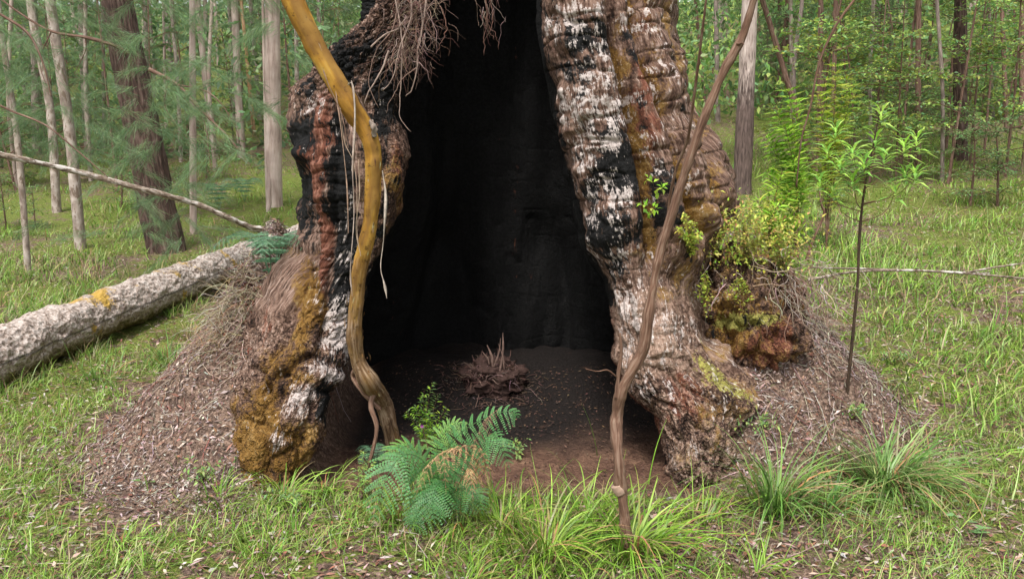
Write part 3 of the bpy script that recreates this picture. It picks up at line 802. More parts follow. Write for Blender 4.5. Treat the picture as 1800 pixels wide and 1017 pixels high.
o = link("root_thatch", mb_.mesh("root_thatch"), MAT['root'], hollow, -Vector(OFF)); o["kind"] = "stuff"

print("tree built")
# ------------------------------------------------------------------ saplings in front of the hollow
def yellow_bark():
    m = NT("yellow_smooth_bark")
    ob = m.obj(); uv = m.uv()
    z = m.N.new("ShaderNodeSeparateXYZ"); m.lk(ob, z.inputs[0])
    n = m.noise(m.map(uv, (30, 4, 1)), 1, 4, 0.6); n2 = m.noise(ob, 7, 4, 0.6)
    up = m.ramp(m.math('ADD', m.math('MULTIPLY', n, 0.5), m.math('MULTIPLY', n2, 0.5)), [(0.3, (0.10, 0.045, 0.012)), (0.45, (0.27, 0.135, 0.022)), (0.55, (0.40, 0.225, 0.04)), (0.7, (0.46, 0.33, 0.12))])
    fis = m.noise(m.map(uv, (70, 9, 1)), 1, 5, 0.65, 0.5)
    lo = m.ramp(fis, [(0.33, (0.04, 0.022, 0.012)), (0.48, (0.15, 0.09, 0.05)), (0.66, (0.32, 0.235, 0.16))])
    f = m.step(m.math('ADD', z.outputs[2], m.math('MULTIPLY', m.math('SUBTRACT', n2, 0.5), 0.9)), 1.5, 0.5)
    c = m.mix(f, up, lo)
    spots = m.noise(ob, 38, 3, 0.7)
    c = m.mix(m.math('MULTIPLY', m.step(spots, 0.60, 0.66), 0.7), c, (0.07, 0.035, 0.012))
    c = m.mix(m.math('MULTIPLY', m.step(m.noise(m.map(uv, (9, 2.5, 1), (4, 4, 0)), 1, 4, 0.6), 0.50, 0.60), 0.65), c, (0.17, 0.09, 0.03))
    b = m.bump(m.math('ADD', m.math('MULTIPLY', fis, m.math('ADD', m.math('MULTIPLY', f, 1.4), 0.12)), m.math('MULTIPLY', n2, 0.3)), 0.9, 0.014)
    return m.done(c, 0.8, b, 0.15)
MAT['yellow'] = yellow_bark()
MAT['brownstem'] = trunk_material("brown_stem_bark", (0.06, 0.028, 0.018), (0.16, 0.09, 0.06), (0.28, 0.20, 0.15), 90, 10, bumpd=.006)
MAT['darkstem'] = trunk_material('dark_stem_bark', (0.02, 0.014, 0.01), (0.05, 0.032, 0.02), (0.09, 0.06, 0.04), 90, 10, bumpd=.004)
MAT['ribbon'] = dry_material("bark_ribbon")

def px_path(pts, n=60):
    """list of (px, py, Y) to a smooth path in the place"""
    return smooth_path([P(x, y, Y) for x, y, Y in pts], n)
def stem_obj(name, pts, rad, mat, parent=None, ns=16, n=120, nz=0.06, nf=12, seed=0, origin=None, tint=None, kindname=None):
    p = px_path(pts, n)
    v_, f_, u_ = tube(p, rad, ns, nz, nf, seed)
    org = np.zeros(3) if origin is None else np.asarray(origin)
    c = None if tint is None else np.broadcast_to(tint, (len(v_), 3))
    F_ = np.asarray(f_)
    tri = F_[:, 2] == F_[:, 3]
    if tri.any():
        q = F_[~tri]; F_ = np.concatenate([F_[tri][:, :3], q[:, :3], q[:, [0, 2, 3]]])
    me = mesh_from(name, v_ - org, F_, c, True, uv=u_)
    o = link(name, me, mat, parent)
    return o
def root_empty(name, loc, label, cat, group=None):
    o = bpy.data.objects.new(name, None); col.objects.link(o); o.location = loc
    o.empty_display_size = 0.1
    return tag(o, label, cat, group)

b0 = G(698, 835)
YB = b0[1]
ys_ = root_empty("leaning_sapling", b0, "leaning sapling with smooth mustard yellow bark crossing the left edge of the cavity", "sapling")
r_ = lambda px, Y: px * Y / FPX / 2
stem_obj("stem", [(470, -120, 3.62), (498, -40, 3.64), (520, 15, 3.65), (560, 90, 3.66), (600, 160, 3.67), (638, 220, 3.68), (655, 262, 3.68), (656, 330, 3.70), (649, 400, 3.72), (633, 470, 3.75), (625, 540, 3.78), (624, 595, 3.80), (630, 635, 3.82), (650, 672, 3.84), (672, 705, YB - .04), (686, 750, YB - .02), (694, 795, YB), (700, 845, YB)],
         [.042, .043, .044, .045, .045, .048, .040, .036, .035, .037, .036, .035, .037, .044, .050, .045, .041, .039, .041], MAT['yellow'], ys_, 32, 320, .17, 9, 1.0, origin=b0)
kn = stem_obj("knot", [(652, 212, 3.655), (657, 226, 3.63), (659, 240, 3.64)], [.010, .015, .010], MAT['ribbon'], ys_, 12, 14, .7, 45, origin=b0, tint=(.20, .16, .13)); kn["label"] = "pale broken branch stub"
stem_obj("side_root", [(656, 690, 3.86), (652, 715, 3.83), (662, 750, 3.79), (654, 795, 3.76), (634, 856, 3.72)], [.020, .013, .010, .009, .007], MAT['brownstem'], ys_, 8, 40, .2, 20, origin=b0)
stem_obj("side_branch", [(632, 640, 3.83), (620, 660, 3.9), (640, 690, 3.86), (668, 720, 3.86)], [.010, .012, .014, .012], MAT['brownstem'], ys_, 8, 30, .2, 20, origin=b0)
# small peeling flakes on the yellow bark
pf = px_path([(498, -40, 3.64), (560, 90, 3.66), (600, 160, 3.67), (638, 220, 3.68), (655, 262, 3.68), (656, 330, 3.70), (649, 400, 3.72), (633, 470, 3.75), (625, 540, 3.78), (624, 595, 3.80), (650, 672, 3.84), (686, 750, YB - .02)], 200)
n = 170; k_ = rng.integers(0, 199, n); T_ = pf[k_ + 1] - pf[k_]; T_ /= np.linalg.norm(T_, axis=1)[:, None]
an = rng.uniform(0, 2 * PI, n); e1 = np.cross(T_, [0, 1.0, 0]); e1 /= np.linalg.norm(e1, axis=1)[:, None]; e2 = np.cross(T_, e1)
ou = e1 * np.cos(an)[:, None] + e2 * np.sin(an)[:, None]
V_, F_, C_ = leaves(pf[k_] + ou * (.0375 + .005 * rng.random((n, 1))) - b0, T_ * rng.choice([-1, 1], (n, 1)) + ou * .12 + unit(n) * .15, ou, rng.uniform(.012, .06, n), rng.uniform(.003, .010, n), pick(n, [(.22, .12, .04), (.40, .30, .17), (.12, .07, .03), (.32, .18, .05)], .2), -.1, .1)
o = link("bark_flakes", mesh_from("bark_flakes", V_, F_, C_), dry_material("bark_flake"), ys_); o["kind"] = "stuff"
# peeled ribbons of bark
def ribbon(pts, w, parent, origin, colr, name="bark_ribbon"):
    p = px_path(pts, 40); n = len(p)
    t = np.linspace(0, 1, n)
    ang = 0.5 + 1.6 * np.sin(t * 5 + w * 300)
    s = np.stack([np.cos(ang), np.sin(ang), 0 * t], -1)
    ww = w * (0.55 + 0.45 * np.abs(np.sin(t * 6 + w * 900))) * np.clip((1 - t) * 6, 0.15, 1)
    th_ = np.cross(s, [0, 0, 1.0]) * 0.0012
    V_ = np.stack([p - s * ww[:, None] / 2, p + th_ * 2, p + s * ww[:, None] / 2, p - th_], 1)
    i_ = np.arange(n - 1)[:, None] * 4; j_ = np.arange(4)[None, :]; jj = (j_ + 1) % 4
    F_ = np.stack([i_ + j_, i_ + jj, i_ + 4 + jj, i_ + 4 + j_], -1).reshape(-1, 4)
    C_ = np.repeat(np.asarray(colr)[None] * (0.8 + 0.4 * rng.random((n, 1))), 4, 0)
    return link(name, mesh_from(name, V_.reshape(-1, 3) - np.asarray(origin), F_, C_, True), MAT['ribbon'], parent)
for pts, w, c in [([(618, 142, 3.63), (624, 200, 3.62), (620, 300, 3.63), (622, 380, 3.64), (616, 470, 3.65), (619, 520, 3.66)], .016, (.42, .33, .28)),
                  ([(612, 150, 3.62), (616, 145, 3.60), (622, 158, 3.6), (624, 230, 3.62), (618, 300, 3.63)], .009, (.5, .42, .36)),
                  ([(560, 100, 3.63), (578, 150, 3.62), (600, 200, 3.63), (612, 260, 3.64)], .010, (.25, .16, .12)),
                  ([(590, 160, 3.63), (600, 230, 3.63), (610, 330, 3.64), (612, 410, 3.64)], .008, (.33, .22, .16)),
                  ([(622, 155, 3.61), (640, 190, 3.62), (655, 215, 3.62)], .014, (.14, .09, .07)),
                  ([(598, 190, 3.64), (606, 250, 3.65), (625, 300, 3.66), (628, 420, 3.66)], .006, (.45, .33, .25)),
                  ([(630, 280, 3.64), (632, 340, 3.65), (626, 400, 3.66), (634, 450, 3.66)], .007, (.4, .3, .22)),
                  ([(672, 300, 3.68), (678, 350, 3.68), (674, 420, 3.68), (669, 470, 3.69), (676, 500, 3.69), (680, 524, 3.69)], .017, (.45, .38, .32))]:
    ribbon(pts, w, ys_, b0, c)

b1 = G(1106, 962)
Y1 = b1[1]
bs = root_empty("brown_sapling", b1, "thin bent brown sapling standing in grass before the right buttress", "sapling")
stem_obj("stem", [(1345, -60, 3.20), (1328, -10, 3.2), (1305, 65, 3.22), (1270, 130, 3.23), (1235, 215, 3.24), (1205, 300, 3.25), (1180, 380, 3.26), (1156, 460, 3.27), (1142, 540, 3.27), (1130, 610, 3.28), (1112, 650, 3.28), (1093, 685, 3.28), (1084, 740, 3.29), (1086, 800, Y1), (1093, 865, Y1), (1100, 925, Y1), (1107, 975, Y1)],
         [.011, .013, .016, .0165, .0185, .018, .0195, .019, .022, .024, .029, .030, .025, .024, .026, .024], MAT['brownstem'], bs, 24, 300, .24, 14, 3.0, origin=b1)
stem_obj("dead_stub", [(1090, 585, 3.27), (1092, 620, 3.27), (1087, 660, 3.27), (1084, 700, 3.27)], [.005, .008, .010, .012], MAT['brownstem'], bs, 8, 30, .2, 20, origin=b1)
stem_obj("twig", [(1030, 648, 3.2), (1050, 652, 3.22), (1068, 650, 3.24), (1084, 662, 3.26)], [.0015, .002, .003, .003], MAT['brownstem'], bs, 6, 20, .2, 20, origin=b1)
stem_obj("twig", [(1296, 78, 3.21), (1304, 76, 3.19), (1308, 78, 3.18)], [.008, .004, .002], MAT['brownstem'], bs, 6, 12, .1, 20, origin=b1)
cc_ = stem_obj("collar", [(1084, 850, Y1), (1088, 858, Y1), (1092, 866, Y1)], [.0268, .028, .0265], MAT['ribbon'], bs, 16, 10, .1, 20, origin=b1, tint=(.35, .24, .18)); cc_["label"] = "ring of paler bark"

b2 = P(1172, 420, 4.05); b2[2] = b2[2]
tw = stem_obj("dead_twig", [(1245, -30, 3.6), (1240, 10, 3.62), (1229, 100, 3.7), (1220, 170, 3.78), (1213, 222, 3.85), (1207, 250, 3.9), (1188, 300, 3.98), (1176, 360, 4.05), (1172, 440, 4.12)], [.004, .006, .007, .007, .008, .008], MAT['brownstem'], None, 8, 90, .12, 10)
tag(tw, "slender dead twig with a pale upper length leaning against the right buttress", "twig")

# ------------------------------------------------------------------ fallen log and branch
pa, pb = G(-170, 745), G(640, 388)
def log_bark():
    m = NT("log_bark"); ob = m.obj(); uv = m.uv()
    n = m.noise(m.map(uv, (16, 12, 1)), 1, 5, 0.65); v = m.vor(m.map(uv, (30, 22, 1)), 1.0); n2 = m.noise(ob, 3, 4)
    n3 = m.noise(ob, 55, 3, 0.7)
    c = m.ramp(m.math('ADD', m.math('MULTIPLY', n, 0.5), m.math('MULTIPLY', n3, 0.5)), [(0.36, (0.05, 0.032, 0.022)), (0.46, (0.27, 0.21, 0.175)), (0.58, (0.50, 0.44, 0.40)), (0.72, (0.62, 0.57, 0.52))])
    c = m.mix(m.step(m.math('ADD', n2, m.math('MULTIPLY', m.math('SUBTRACT', n3, 0.5), 0.3)), 0.60, 0.66), c, (0.38, 0.24, 0.05))
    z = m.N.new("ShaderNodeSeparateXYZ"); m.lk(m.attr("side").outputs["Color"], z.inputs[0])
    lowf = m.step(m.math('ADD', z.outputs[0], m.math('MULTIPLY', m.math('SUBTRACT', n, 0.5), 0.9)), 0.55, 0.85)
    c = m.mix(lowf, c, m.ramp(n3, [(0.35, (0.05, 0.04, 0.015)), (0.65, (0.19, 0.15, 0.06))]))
    return m.done(c, 0.9, m.bump(m.math('ADD', v, n), 0.9, 0.02))
MAT['log'] = log_bark()
ra, rb = .205, .175
A_ = pa + np.array([0, 0, ra * .8]); B_ = pb + np.array([0, 0, rb * .8])
mid_ = A_ * 0.62 + B_ * 0.38; mid_[2] += .03
p = smooth_path([A_ - (B_ - A_) * .12, A_, mid_, B_], 260)
V_, F_, U_ = tube(p, np.linspace(ra + .01, rb, 260), 72, .10, 4.0, 5.0)
th = np.tile(np.arange(72) / 72 * 2 * PI, 260)
ctr = np.repeat(p, 72, 0)
dirv = V_[:260 * 72] - ctr
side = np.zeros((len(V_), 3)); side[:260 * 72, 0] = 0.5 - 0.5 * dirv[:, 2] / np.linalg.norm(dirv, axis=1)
dd = 0.018 * fbm(V_ * 18, 3)[:, None] * np.vstack([dirv / np.linalg.norm(dirv, axis=1)[:, None], np.zeros((2, 3))])
tri = F_[:, 2] == F_[:, 3]; F3 = np.concatenate([F_[tri][:, :3], F_[~tri][:, :3], F_[~tri][:, [0, 2, 3]]])
o = link("fallen_log", mesh_from("fallen_log", V_ + dd, F3, smooth=True, attrs={"side": side}, uv=U_), MAT['log'])
tag(o, "long pale fallen log with yellow lichen lying across the grass left of the hollow tree", "log")
LOGP = p

MAT['branch'] = trunk_material("lichened_branch_bark", (0.05, 0.03, 0.02), (0.22, 0.17, 0.13), (0.5, 0.45, 0.4), 40, 20, patch=(.5, .46, .42), patch_amt=.35, bumpd=.006)
fb = root_empty("fallen_branch", P(478, 415, 8.4), "long lichened dead branch sloping down past the dark leaning trunk onto the log", "branch")
fo = np.array(fb.location)
stem_obj("limb", [(-40, 262, 6.9), (0, 272, 7.0), (120, 298, 7.3), (260, 335, 7.6), (340, 357, 7.9), (400, 382, 8.1), (440, 400, 8.3), (482, 414, 8.45)], [.022, .024, .024, .024, .026, .026, .03, .022], MAT['branch'], fb, 12, 120, .35, 9, 4.0, origin=fo)
stem_obj("stub", [(428, 395, 8.25), (455, 400, 8.3), (474, 402, 8.3)], [.022, .02, .01], MAT['branch'], fb, 8, 16, .3, 12, origin=fo)
stem_obj("stub", [(468, 408, 8.4), (500, 428, 8.45), (525, 445, 8.5)], [.03, .018, .008], MAT['branch'], fb, 8, 20, .3, 12, origin=fo)

# thin sticks lying in the grass on the right
for k_, (pts, r, lab) in enumerate([([(1420, 492, 5.6), (1500, 478, 5.9), (1600, 475, 6.2), (1720, 482, 6.4), (1830, 492, 6.5)], .010, "long grey fallen stick lowest of three lying in the grass right of the burl"),
                  ([(1425, 470, 5.7), (1520, 472, 6.0), (1640, 476, 6.3), (1740, 480, 6.5)], .007, "thin pale fallen stick lying straight above the lowest stick right of the burl"),
                  ([(1700, 478, 6.4), (1760, 468, 6.6), (1820, 460, 6.7)], .008, "short fallen stick slanting up over the grass at the right edge")]):
    o = stem_obj("fallen_stick", pts, [r, r, r * .7], MAT['branch'], None, 7, 60, .2, 10, k_)
    tag(o, lab, "stick", "fallen sticks in the grass")

# ------------------------------------------------------------------ background trunks
MAT['fissured'] = trunk_material("dark_fissured_bark", (0.018, 0.012, 0.010), (0.075, 0.045, 0.036), (0.19, 0.135, 0.115), 34, 4.5, bumpd=.03)
MAT['pale'] = trunk_material("pale_smooth_bark", (0.22, 0.15, 0.13), (0.42, 0.33, 0.29), (0.55, 0.46, 0.42), 12, 1.5, bumpd=.004, patch=(.25, .18, .15), patch_amt=-.2)
MAT['mottled'] = trunk_material("mottled_pale_bark", (0.16, 0.12, 0.10), (0.36, 0.30, 0.26), (0.56, 0.50, 0.46), 10, 6, patch=(.18, .13, .10), patch_amt=.3, bumpd=.006)
MAT['orange'] = trunk_material("orange_bark", (0.20, 0.09, 0.04), (0.40, 0.24, 0.13), (0.5, 0.36, 0.25), 12, 2, bumpd=.004)
MAT['brownbark'] = trunk_material("brown_bark", (0.06, 0.032, 0.024), (0.17, 0.10, 0.075), (0.30, 0.21, 0.17), 40, 6, bumpd=.012)
MAT['greybark'] = trunk_material("grey_bark", (0.10, 0.075, 0.065), (0.24, 0.19, 0.17), (0.38, 0.32, 0.29), 40, 6, bumpd=.01)
MAT['palefiss'] = trunk_material("pale_fissured_bark", (0.24, 0.17, 0.15), (0.46, 0.38, 0.345), (0.60, 0.52, 0.48), 45, 5, bumpd=.014, lows=((0.05, 0.035, 0.03), 1.9))

def far_crown_mesh(name, n, R, Hh, cols, L, W, seed):
    r2 = np.random.default_rng(seed)
    nc = 26
    cs = r2.normal(size=(nc, 3)) * np.array([R * .45, R * .45, Hh * .28])
    k_ = r2.integers(0, nc, n)
    pos = cs[k_] + r2.normal(size=(n, 3)) * R * .16
    d = unit(n) + np.array([0, 0, -.2]); nm = unit(n) * .8 + np.array([0, 0, 1])
    br = (0.7 + .6 * r2.random(nc))[k_][:, None]
    V_, F_, C_ = leaves2(pos, d, nm, L * (0.7 + .6 * r2.random(n)), W, pick(n, cols, .2) * br)
    return mesh_from(name, V_, F_, C_)
G_BRIGHT = [(0.20, 0.34, 0.09), (0.29, 0.43, 0.12), (0.16, 0.30, 0.12), (0.38, 0.47, 0.12)]
G_MID = [(0.12, 0.21, 0.07), (0.17, 0.27, 0.10), (0.09, 0.16, 0.055), (0.22, 0.32, 0.13)]
G_BLUE = [(0.15, 0.235, 0.125), (0.115, 0.19, 0.095), (0.20, 0.29, 0.16), (0.15, 0.20, 0.09)]
crown_mesh = far_crown_mesh("crown", 1500, 1.5, 2.6, G_MID, .14, .05, 5)

def bg_tree(pxt, pxb, pyb, wpx, mat, label, name="forest_tree", cat="tree", group=None, top=9.0, bow=0.0, ns=14, taper=.85, crown=True, flare=1.25, Y=None, nz=.06, res=60, flute=None):
    base = G(pxb, pyb)
    if Y is not None:
        base = P(pxb, pyb, Y); base[2] = float(H(base[0], base[1]))
    Y0 = base[1]
    tp = P(pxt, 0, Y0)
    d = tp - base
    L = (top - base[2]) / d[2]
    r0 = wpx * Y0 / FPX / 2
    m1 = base + d * .5 + np.array([bow, 0, 0])
    base_e = base - d * (0.25 / max(d[2], .1))
    t2 = base + d * max(L, 1.15)
    pth = smooth_path([base_e, base, m1, tp, (tp + t2) / 2 + np.array([bow * .3, 0.1, 0]), t2], res)
    s = np.linspace(0, 1, res)
    rad = r0 * (1 - (1 - taper * .6) * s) * (1 + (flare - 1) * np.exp(-s * 26))
    V_, F_, U_ = tube(pth, rad, ns, nz, 2.5, pxb * .37, flute)
    e = root_empty(name, base, label, cat, group)
    tri = F_[:, 2] == F_[:, 3]; F3 = np.concatenate([F_[tri][:, :3], F_[~tri][:, :3], F_[~tri][:, [0, 2, 3]]])
    tr = link("trunk", mesh_from("trunk", V_ - base, F3, smooth=True, uv=U_), mat, e)
    if crown:
        cr = link("crown", crown_mesh, MAT['leaf'], e, pth[-1] - base)
        cr.rotation_euler = (0, 0, rng.uniform(0, 6.28)); cr["kind"] = "stuff"
    return e

def flute_big(th, v):
    return 0.0 * th + 0.07 * np.abs(np.sin(th * 9 + 3 * vnoise(v3(v * 9, th, 0.0)) * 1.2)) ** .6 + 0.05 * vnoise(v3(th * 7, v * 60, 1.0))
TD = bg_tree(205, 293, 442, 66, MAT['fissured'], "thick dark red-brown leaning trunk with fissured bark behind the fallen branch", ns=110, res=340, flute=flute_big, flare=1.25, top=8)
bg_tree(-4, 50, 482, 13, MAT['mottled'], "thin mottled trunk at the left edge, its foot in the grass beyond the log", bow=.05)
bg_tree(52, 100, 372, 17, MAT['mottled'], "slim pale trunk between the edge trunk and the mottled one beside it", bow=.12)
bg_tree(88, 142, 437, 22, MAT['mottled'], "blotchy pale trunk midway between the left edge and the dark leaning trunk", bow=.05)
bg_tree(338, 340, 412, 14, MAT['pale'], "slim straight pinkish trunk just right of the dark leaning trunk")
bg_tree(479, 482, 362, 32, MAT['pale'], "stout smooth pale pink trunk left of the hollow tree", taper=.95)
bg_tree(462, 470, 350, 7, MAT['pale'], "very thin pale stem hugging the stout smooth pale trunk")
bg_tree(402, 412, 215, 9, MAT['mottled'], "leftmost of four slim far trunks between the pink trunks", group="slim far trunks", ns=10)
bg_tree(418, 426, 225, 9, MAT['brownbark'], "brownish far trunk second of four between the pink trunks", group="slim far trunks", ns=10)
bg_tree(424, 447, 240, 8, MAT['orange'], "orange far trunk leaning among the slim trunks between the pink trunks", group="slim far trunks", ns=10)
bg_tree(440, 457, 210, 9, MAT['mottled'], "rightmost pale one of four slim far trunks between the pink trunks", group="slim far trunks", ns=10)
bg_tree(1318, 1304, 340, 36, MAT['palefiss'], "stout pale trunk with rough dark lower bark right of the hollow tree", ns=40, res=120, flare=1.15)
bg_tree(1443, 1440, 270, 12, MAT['brownbark'], "dark straight trunk behind the bright shrubs")
bg_tree(1469, 1462, 285, 10, MAT['brownbark'], "thin dark trunk close behind the yellow-green shrub")
bg_tree(1614, 1614, 292, 12, MAT['brownbark'], "straight brown trunk on the right slope behind the lance-leaved sapling")
bg_tree(1647, 1656, 320, 8, MAT['greybark'], "thin grey trunk between two brown trunks on the right slope", bow=.05)
bg_tree(1688, 1688, 282, 25, MAT['fissured'], "thick dark brown trunk on the right slope", ns=60, res=160, flute=flute_big)
bg_tree(1797, 1796, 226, 11, MAT['brownbark'], "brown trunk cut by the right edge of the view")
bg_tree(1258, 1262, 215, 10, MAT['greybark'], "slim grey trunk in the gap just right of the old tree", ns=10)
bg_tree(1340, 1432, 300, 12, MAT['brownbark'], "dark stem leaning left behind the bright green shrub", top=5)
bg_tree(1560, 1572, 170, 7, MAT['greybark'], "thin far trunk left of the straight brown trunk", ns=10)
bg_tree(1222, 1240, 190, 7, MAT['brownbark'], "thin brown trunk seen close against the old tree's right side", ns=10)
bg_tree(1385, 1392, 190, 8, MAT['brownbark'], "brown far trunk between the stout pale trunk and the shrubs", ns=10)
bg_tree(1738, 1745, 205, 7, MAT['greybark'], "thin grey far trunk between the thick brown trunk and the right edge", ns=10)
bg_tree(560, 566, 235, 10, MAT['greybark'], "grey trunk beside the shoulder of the hollow tree", ns=10)
bg_tree(255, 262, 250, 9, MAT['mottled'], "far pale trunk half hidden by the dark leaning trunk", ns=10)
bg_tree(180, 184, 262, 8, MAT['greybark'], "far grey trunk left of the dark leaning trunk", ns=10)
for (t_, b_, y_, w_, m_, l_) in [(150, 160, 318, 9, 'mottled', "slim pale trunk right of the blotchy pale trunk, farther back"), (372, 378, 300, 8, 'pale', "slim pinkish trunk right of the straight one, farther back"),
                               (300, 318, 285, 8, 'mottled', "slim leaning pale trunk just behind the dark leaning trunk"), (20, 30, 330, 9, 'pale', "slim smooth trunk far back at the left edge"),
                               (520, 522, 262, 9, 'mottled', "slim pale trunk between the stout pink trunk and the hollow tree"), (1535, 1530, 250, 8, 'mottled', "slim pale trunk behind the lance-leaved sapling"),
                               (1410, 1400, 232, 9, 'greybark', "grey trunk behind the lime-green shrub"), (1760, 1770, 232, 9, 'brownbark', "slim brown trunk near the right edge, farther up the slope")]:
    bg_tree(t_, b_, y_, w_, MAT[m_], l_, ns=10, bow=random.uniform(-.15, .15))
# pale splintered stub beside the stout trunk
o = stem_obj("broken_stump", [(472, 376, G(473, 372)[1]), (474, 340, G(473, 372)[1]), (475, 312, G(473, 372)[1])], [.05, .04, .008], MAT['pale'], None, 8, 24, .3, 8, 2)
tag(o, "short splintered white stub at the foot of the stout pale trunk", "stump")
# dead branches of the dark leaning tree
to = np.array(TD.location); YT = to[1] - .35
for pts, r in [([(228, 98, YT + .2), (200, 80, YT), (150, 66, YT), (90, 55, YT), (30, 20, YT), (-20, -20, YT)], .03),
               ([(262, 122, YT), (310, 148, YT), (360, 200, YT), (400, 240, YT), (425, 270, YT)], .03),
               ([(310, 148, YT), (370, 165, YT), (410, 215, YT), (425, 265, YT)], .012),
               ([(295, 145, YT), (290, 185, YT), (310, 220, YT), (330, 245, YT)], .010),
               ([(345, 180, YT), (362, 225, YT), (366, 260, YT), (372, 300, YT)], .012),
               ([(90, 55, YT), (70, 110, YT), (90, 170, YT)], .010), ([(150, 66, YT), (150, 90, YT), (130, 130, YT)], .010)]:
    stem_obj("branch", pts, [r, r * .7, r * .3], MAT['brownbark'], TD, 7, 50, .15, 4, r * 100, origin=to)
for pts, r, lab in [([(-30, 10, 6.6), (5, 28, 6.6), (50, 60, 6.6), (75, 110, 6.6), (90, 170, 6.6)], .012, "dark thin bough arching in from the upper left corner"),
               ([(-30, 170, 6.4), (20, 195, 6.4), (80, 220, 6.4), (130, 260, 6.4), (165, 290, 6.4), (190, 312, 6.4)], .009, "thin dark bough curving down over the fallen branch at left")]:
    o = stem_obj("overhanging_bough", pts, [r, r * .8, r * .4], MAT['brownbark'], None, 7, 60, .15, 6, r * 50); tag(o, lab, "branch")

# far trunks scattered deeper in the forest
r3 = np.random.default_rng(11)
LATER = []
tm = []
for q in range(4):
    pth = smooth_path([(0, 0, -.4), (r3.normal(0, .05), r3.normal(0, .05), 3), (r3.normal(0, .12), r3.normal(0, .12), 7), (r3.normal(0, .2), 0, 13)], 26)
    V_, F_, U_ = tube(pth, np.linspace(.13, .07, 26), 8, .08, 2, q)
    tri = F_[:, 2] == F_[:, 3]; F3 = np.concatenate([F_[tri][:, :3], F_[~tri][:, :3], F_[~tri][:, [0, 2, 3]]])
    me = mesh_from("trunk", V_, F3, smooth=True, uv=U_); me.materials.append([MAT['mottled'], MAT['greybark'], MAT['brownbark'], MAT['pale']][q]); tm.append(me)
kindlab = ["mottled pale", "grey", "brown", "smooth pinkish"]
for q in range(60):
    Y = r3.uniform(21, 48); sidep = r3.random() < .5
    pxx = r3.uniform(-80, 560) if sidep else r3.uniform(1220, 1880)
    x = (pxx - 900) / FPX * Y
    e = bpy.data.objects.new("distant_tree", None); col.objects.link(e)
    e.location = (x, Y, float(H(x, Y))); k_ = int(r3.integers(0, 4))
    far = "deep in the forest" if Y > 30 else "in the middle distance"
    tag(e, None, "tree", "slender trunks standing far back in the forest"); LATER.append((e, "far slender %s trunk" % kindlab[k_], pxx, Y))
    s_ = r3.uniform(.4, 1.1)
    t_ = link("trunk", tm[k_], None, e); t_.scale = (s_, s_, 1)
    e.rotation_euler = (r3.normal(0, .03), r3.normal(0, .04), r3.uniform(0, 6.28))

# ------------------------------------------------------------------ understorey foliage
def sheoak_mesh(seed, Hh=5.5, n_sp=150, per=70):
    r2 = np.random.default_rng(seed); st = MB()
    pth = smooth_path([(0, 0, -.3), (.05, .03, Hh * .4), (r2.normal(0, .15), .1, Hh)], 24)
    v_, f_, u_ = tube(pth, np.linspace(.035, .01, 24), 6, cap=False); st.add(v_, f_, (1, 1, 1), u_)
    P0, D0, B0 = [], [], []
    nb = 26
    for b in range(nb):
        z = r2.uniform(.12, 1) * Hh; a = r2.uniform(0, 6.28); L = r2.uniform(.5, 1.5) * (1.15 - .5 * z / Hh)
        st0 = pth[min(23, int(z / Hh * 23))]
        bp = smooth_path([st0, st0 + np.array([math.cos(a), math.sin(a), .35]) * L * .5, st0 + np.array([math.cos(a), math.sin(a), .15]) * L], 10)
        v_, f_, u_ = tube(bp, [.012, .003], 4, cap=False); st.add(v_, f_, (1, 1, 1), u_)
        br = .7 + .6 * r2.random()
        for s in range(n_sp // nb):
            c = bp[int(r2.integers(3, 10))] + r2.normal(size=3) * .05
            dd_ = unit(1)[0] * .8 + np.array([math.cos(a), math.sin(a), -.1]); dd_ /= np.linalg.norm(dd_)
            t = r2.random((per, 1)) * r2.uniform(.25, .5)
            P0.append(c + dd_ * t + r2.normal(size=(per, 3)) * .02 + np.array([0, 0, -1]) * t ** 2 * .5)
            D0.append(dd_ + unit(per) * .55 + np.array([0, 0, -.15])); B0.append(np.full((per, 1), br))
    P0 = np.concatenate(P0); D0 = np.concatenate(D0); B0 = np.concatenate(B0)
    V_, F_, C_ = needles(P0, D0, r2.uniform(.10, .2, len(P0)), .0055, pick(len(P0), G_BLUE + [(0.09, .15, .05)], .2) * B0)
    return st.mesh("stem", True), mesh_from("foliage", V_, F_, C_)
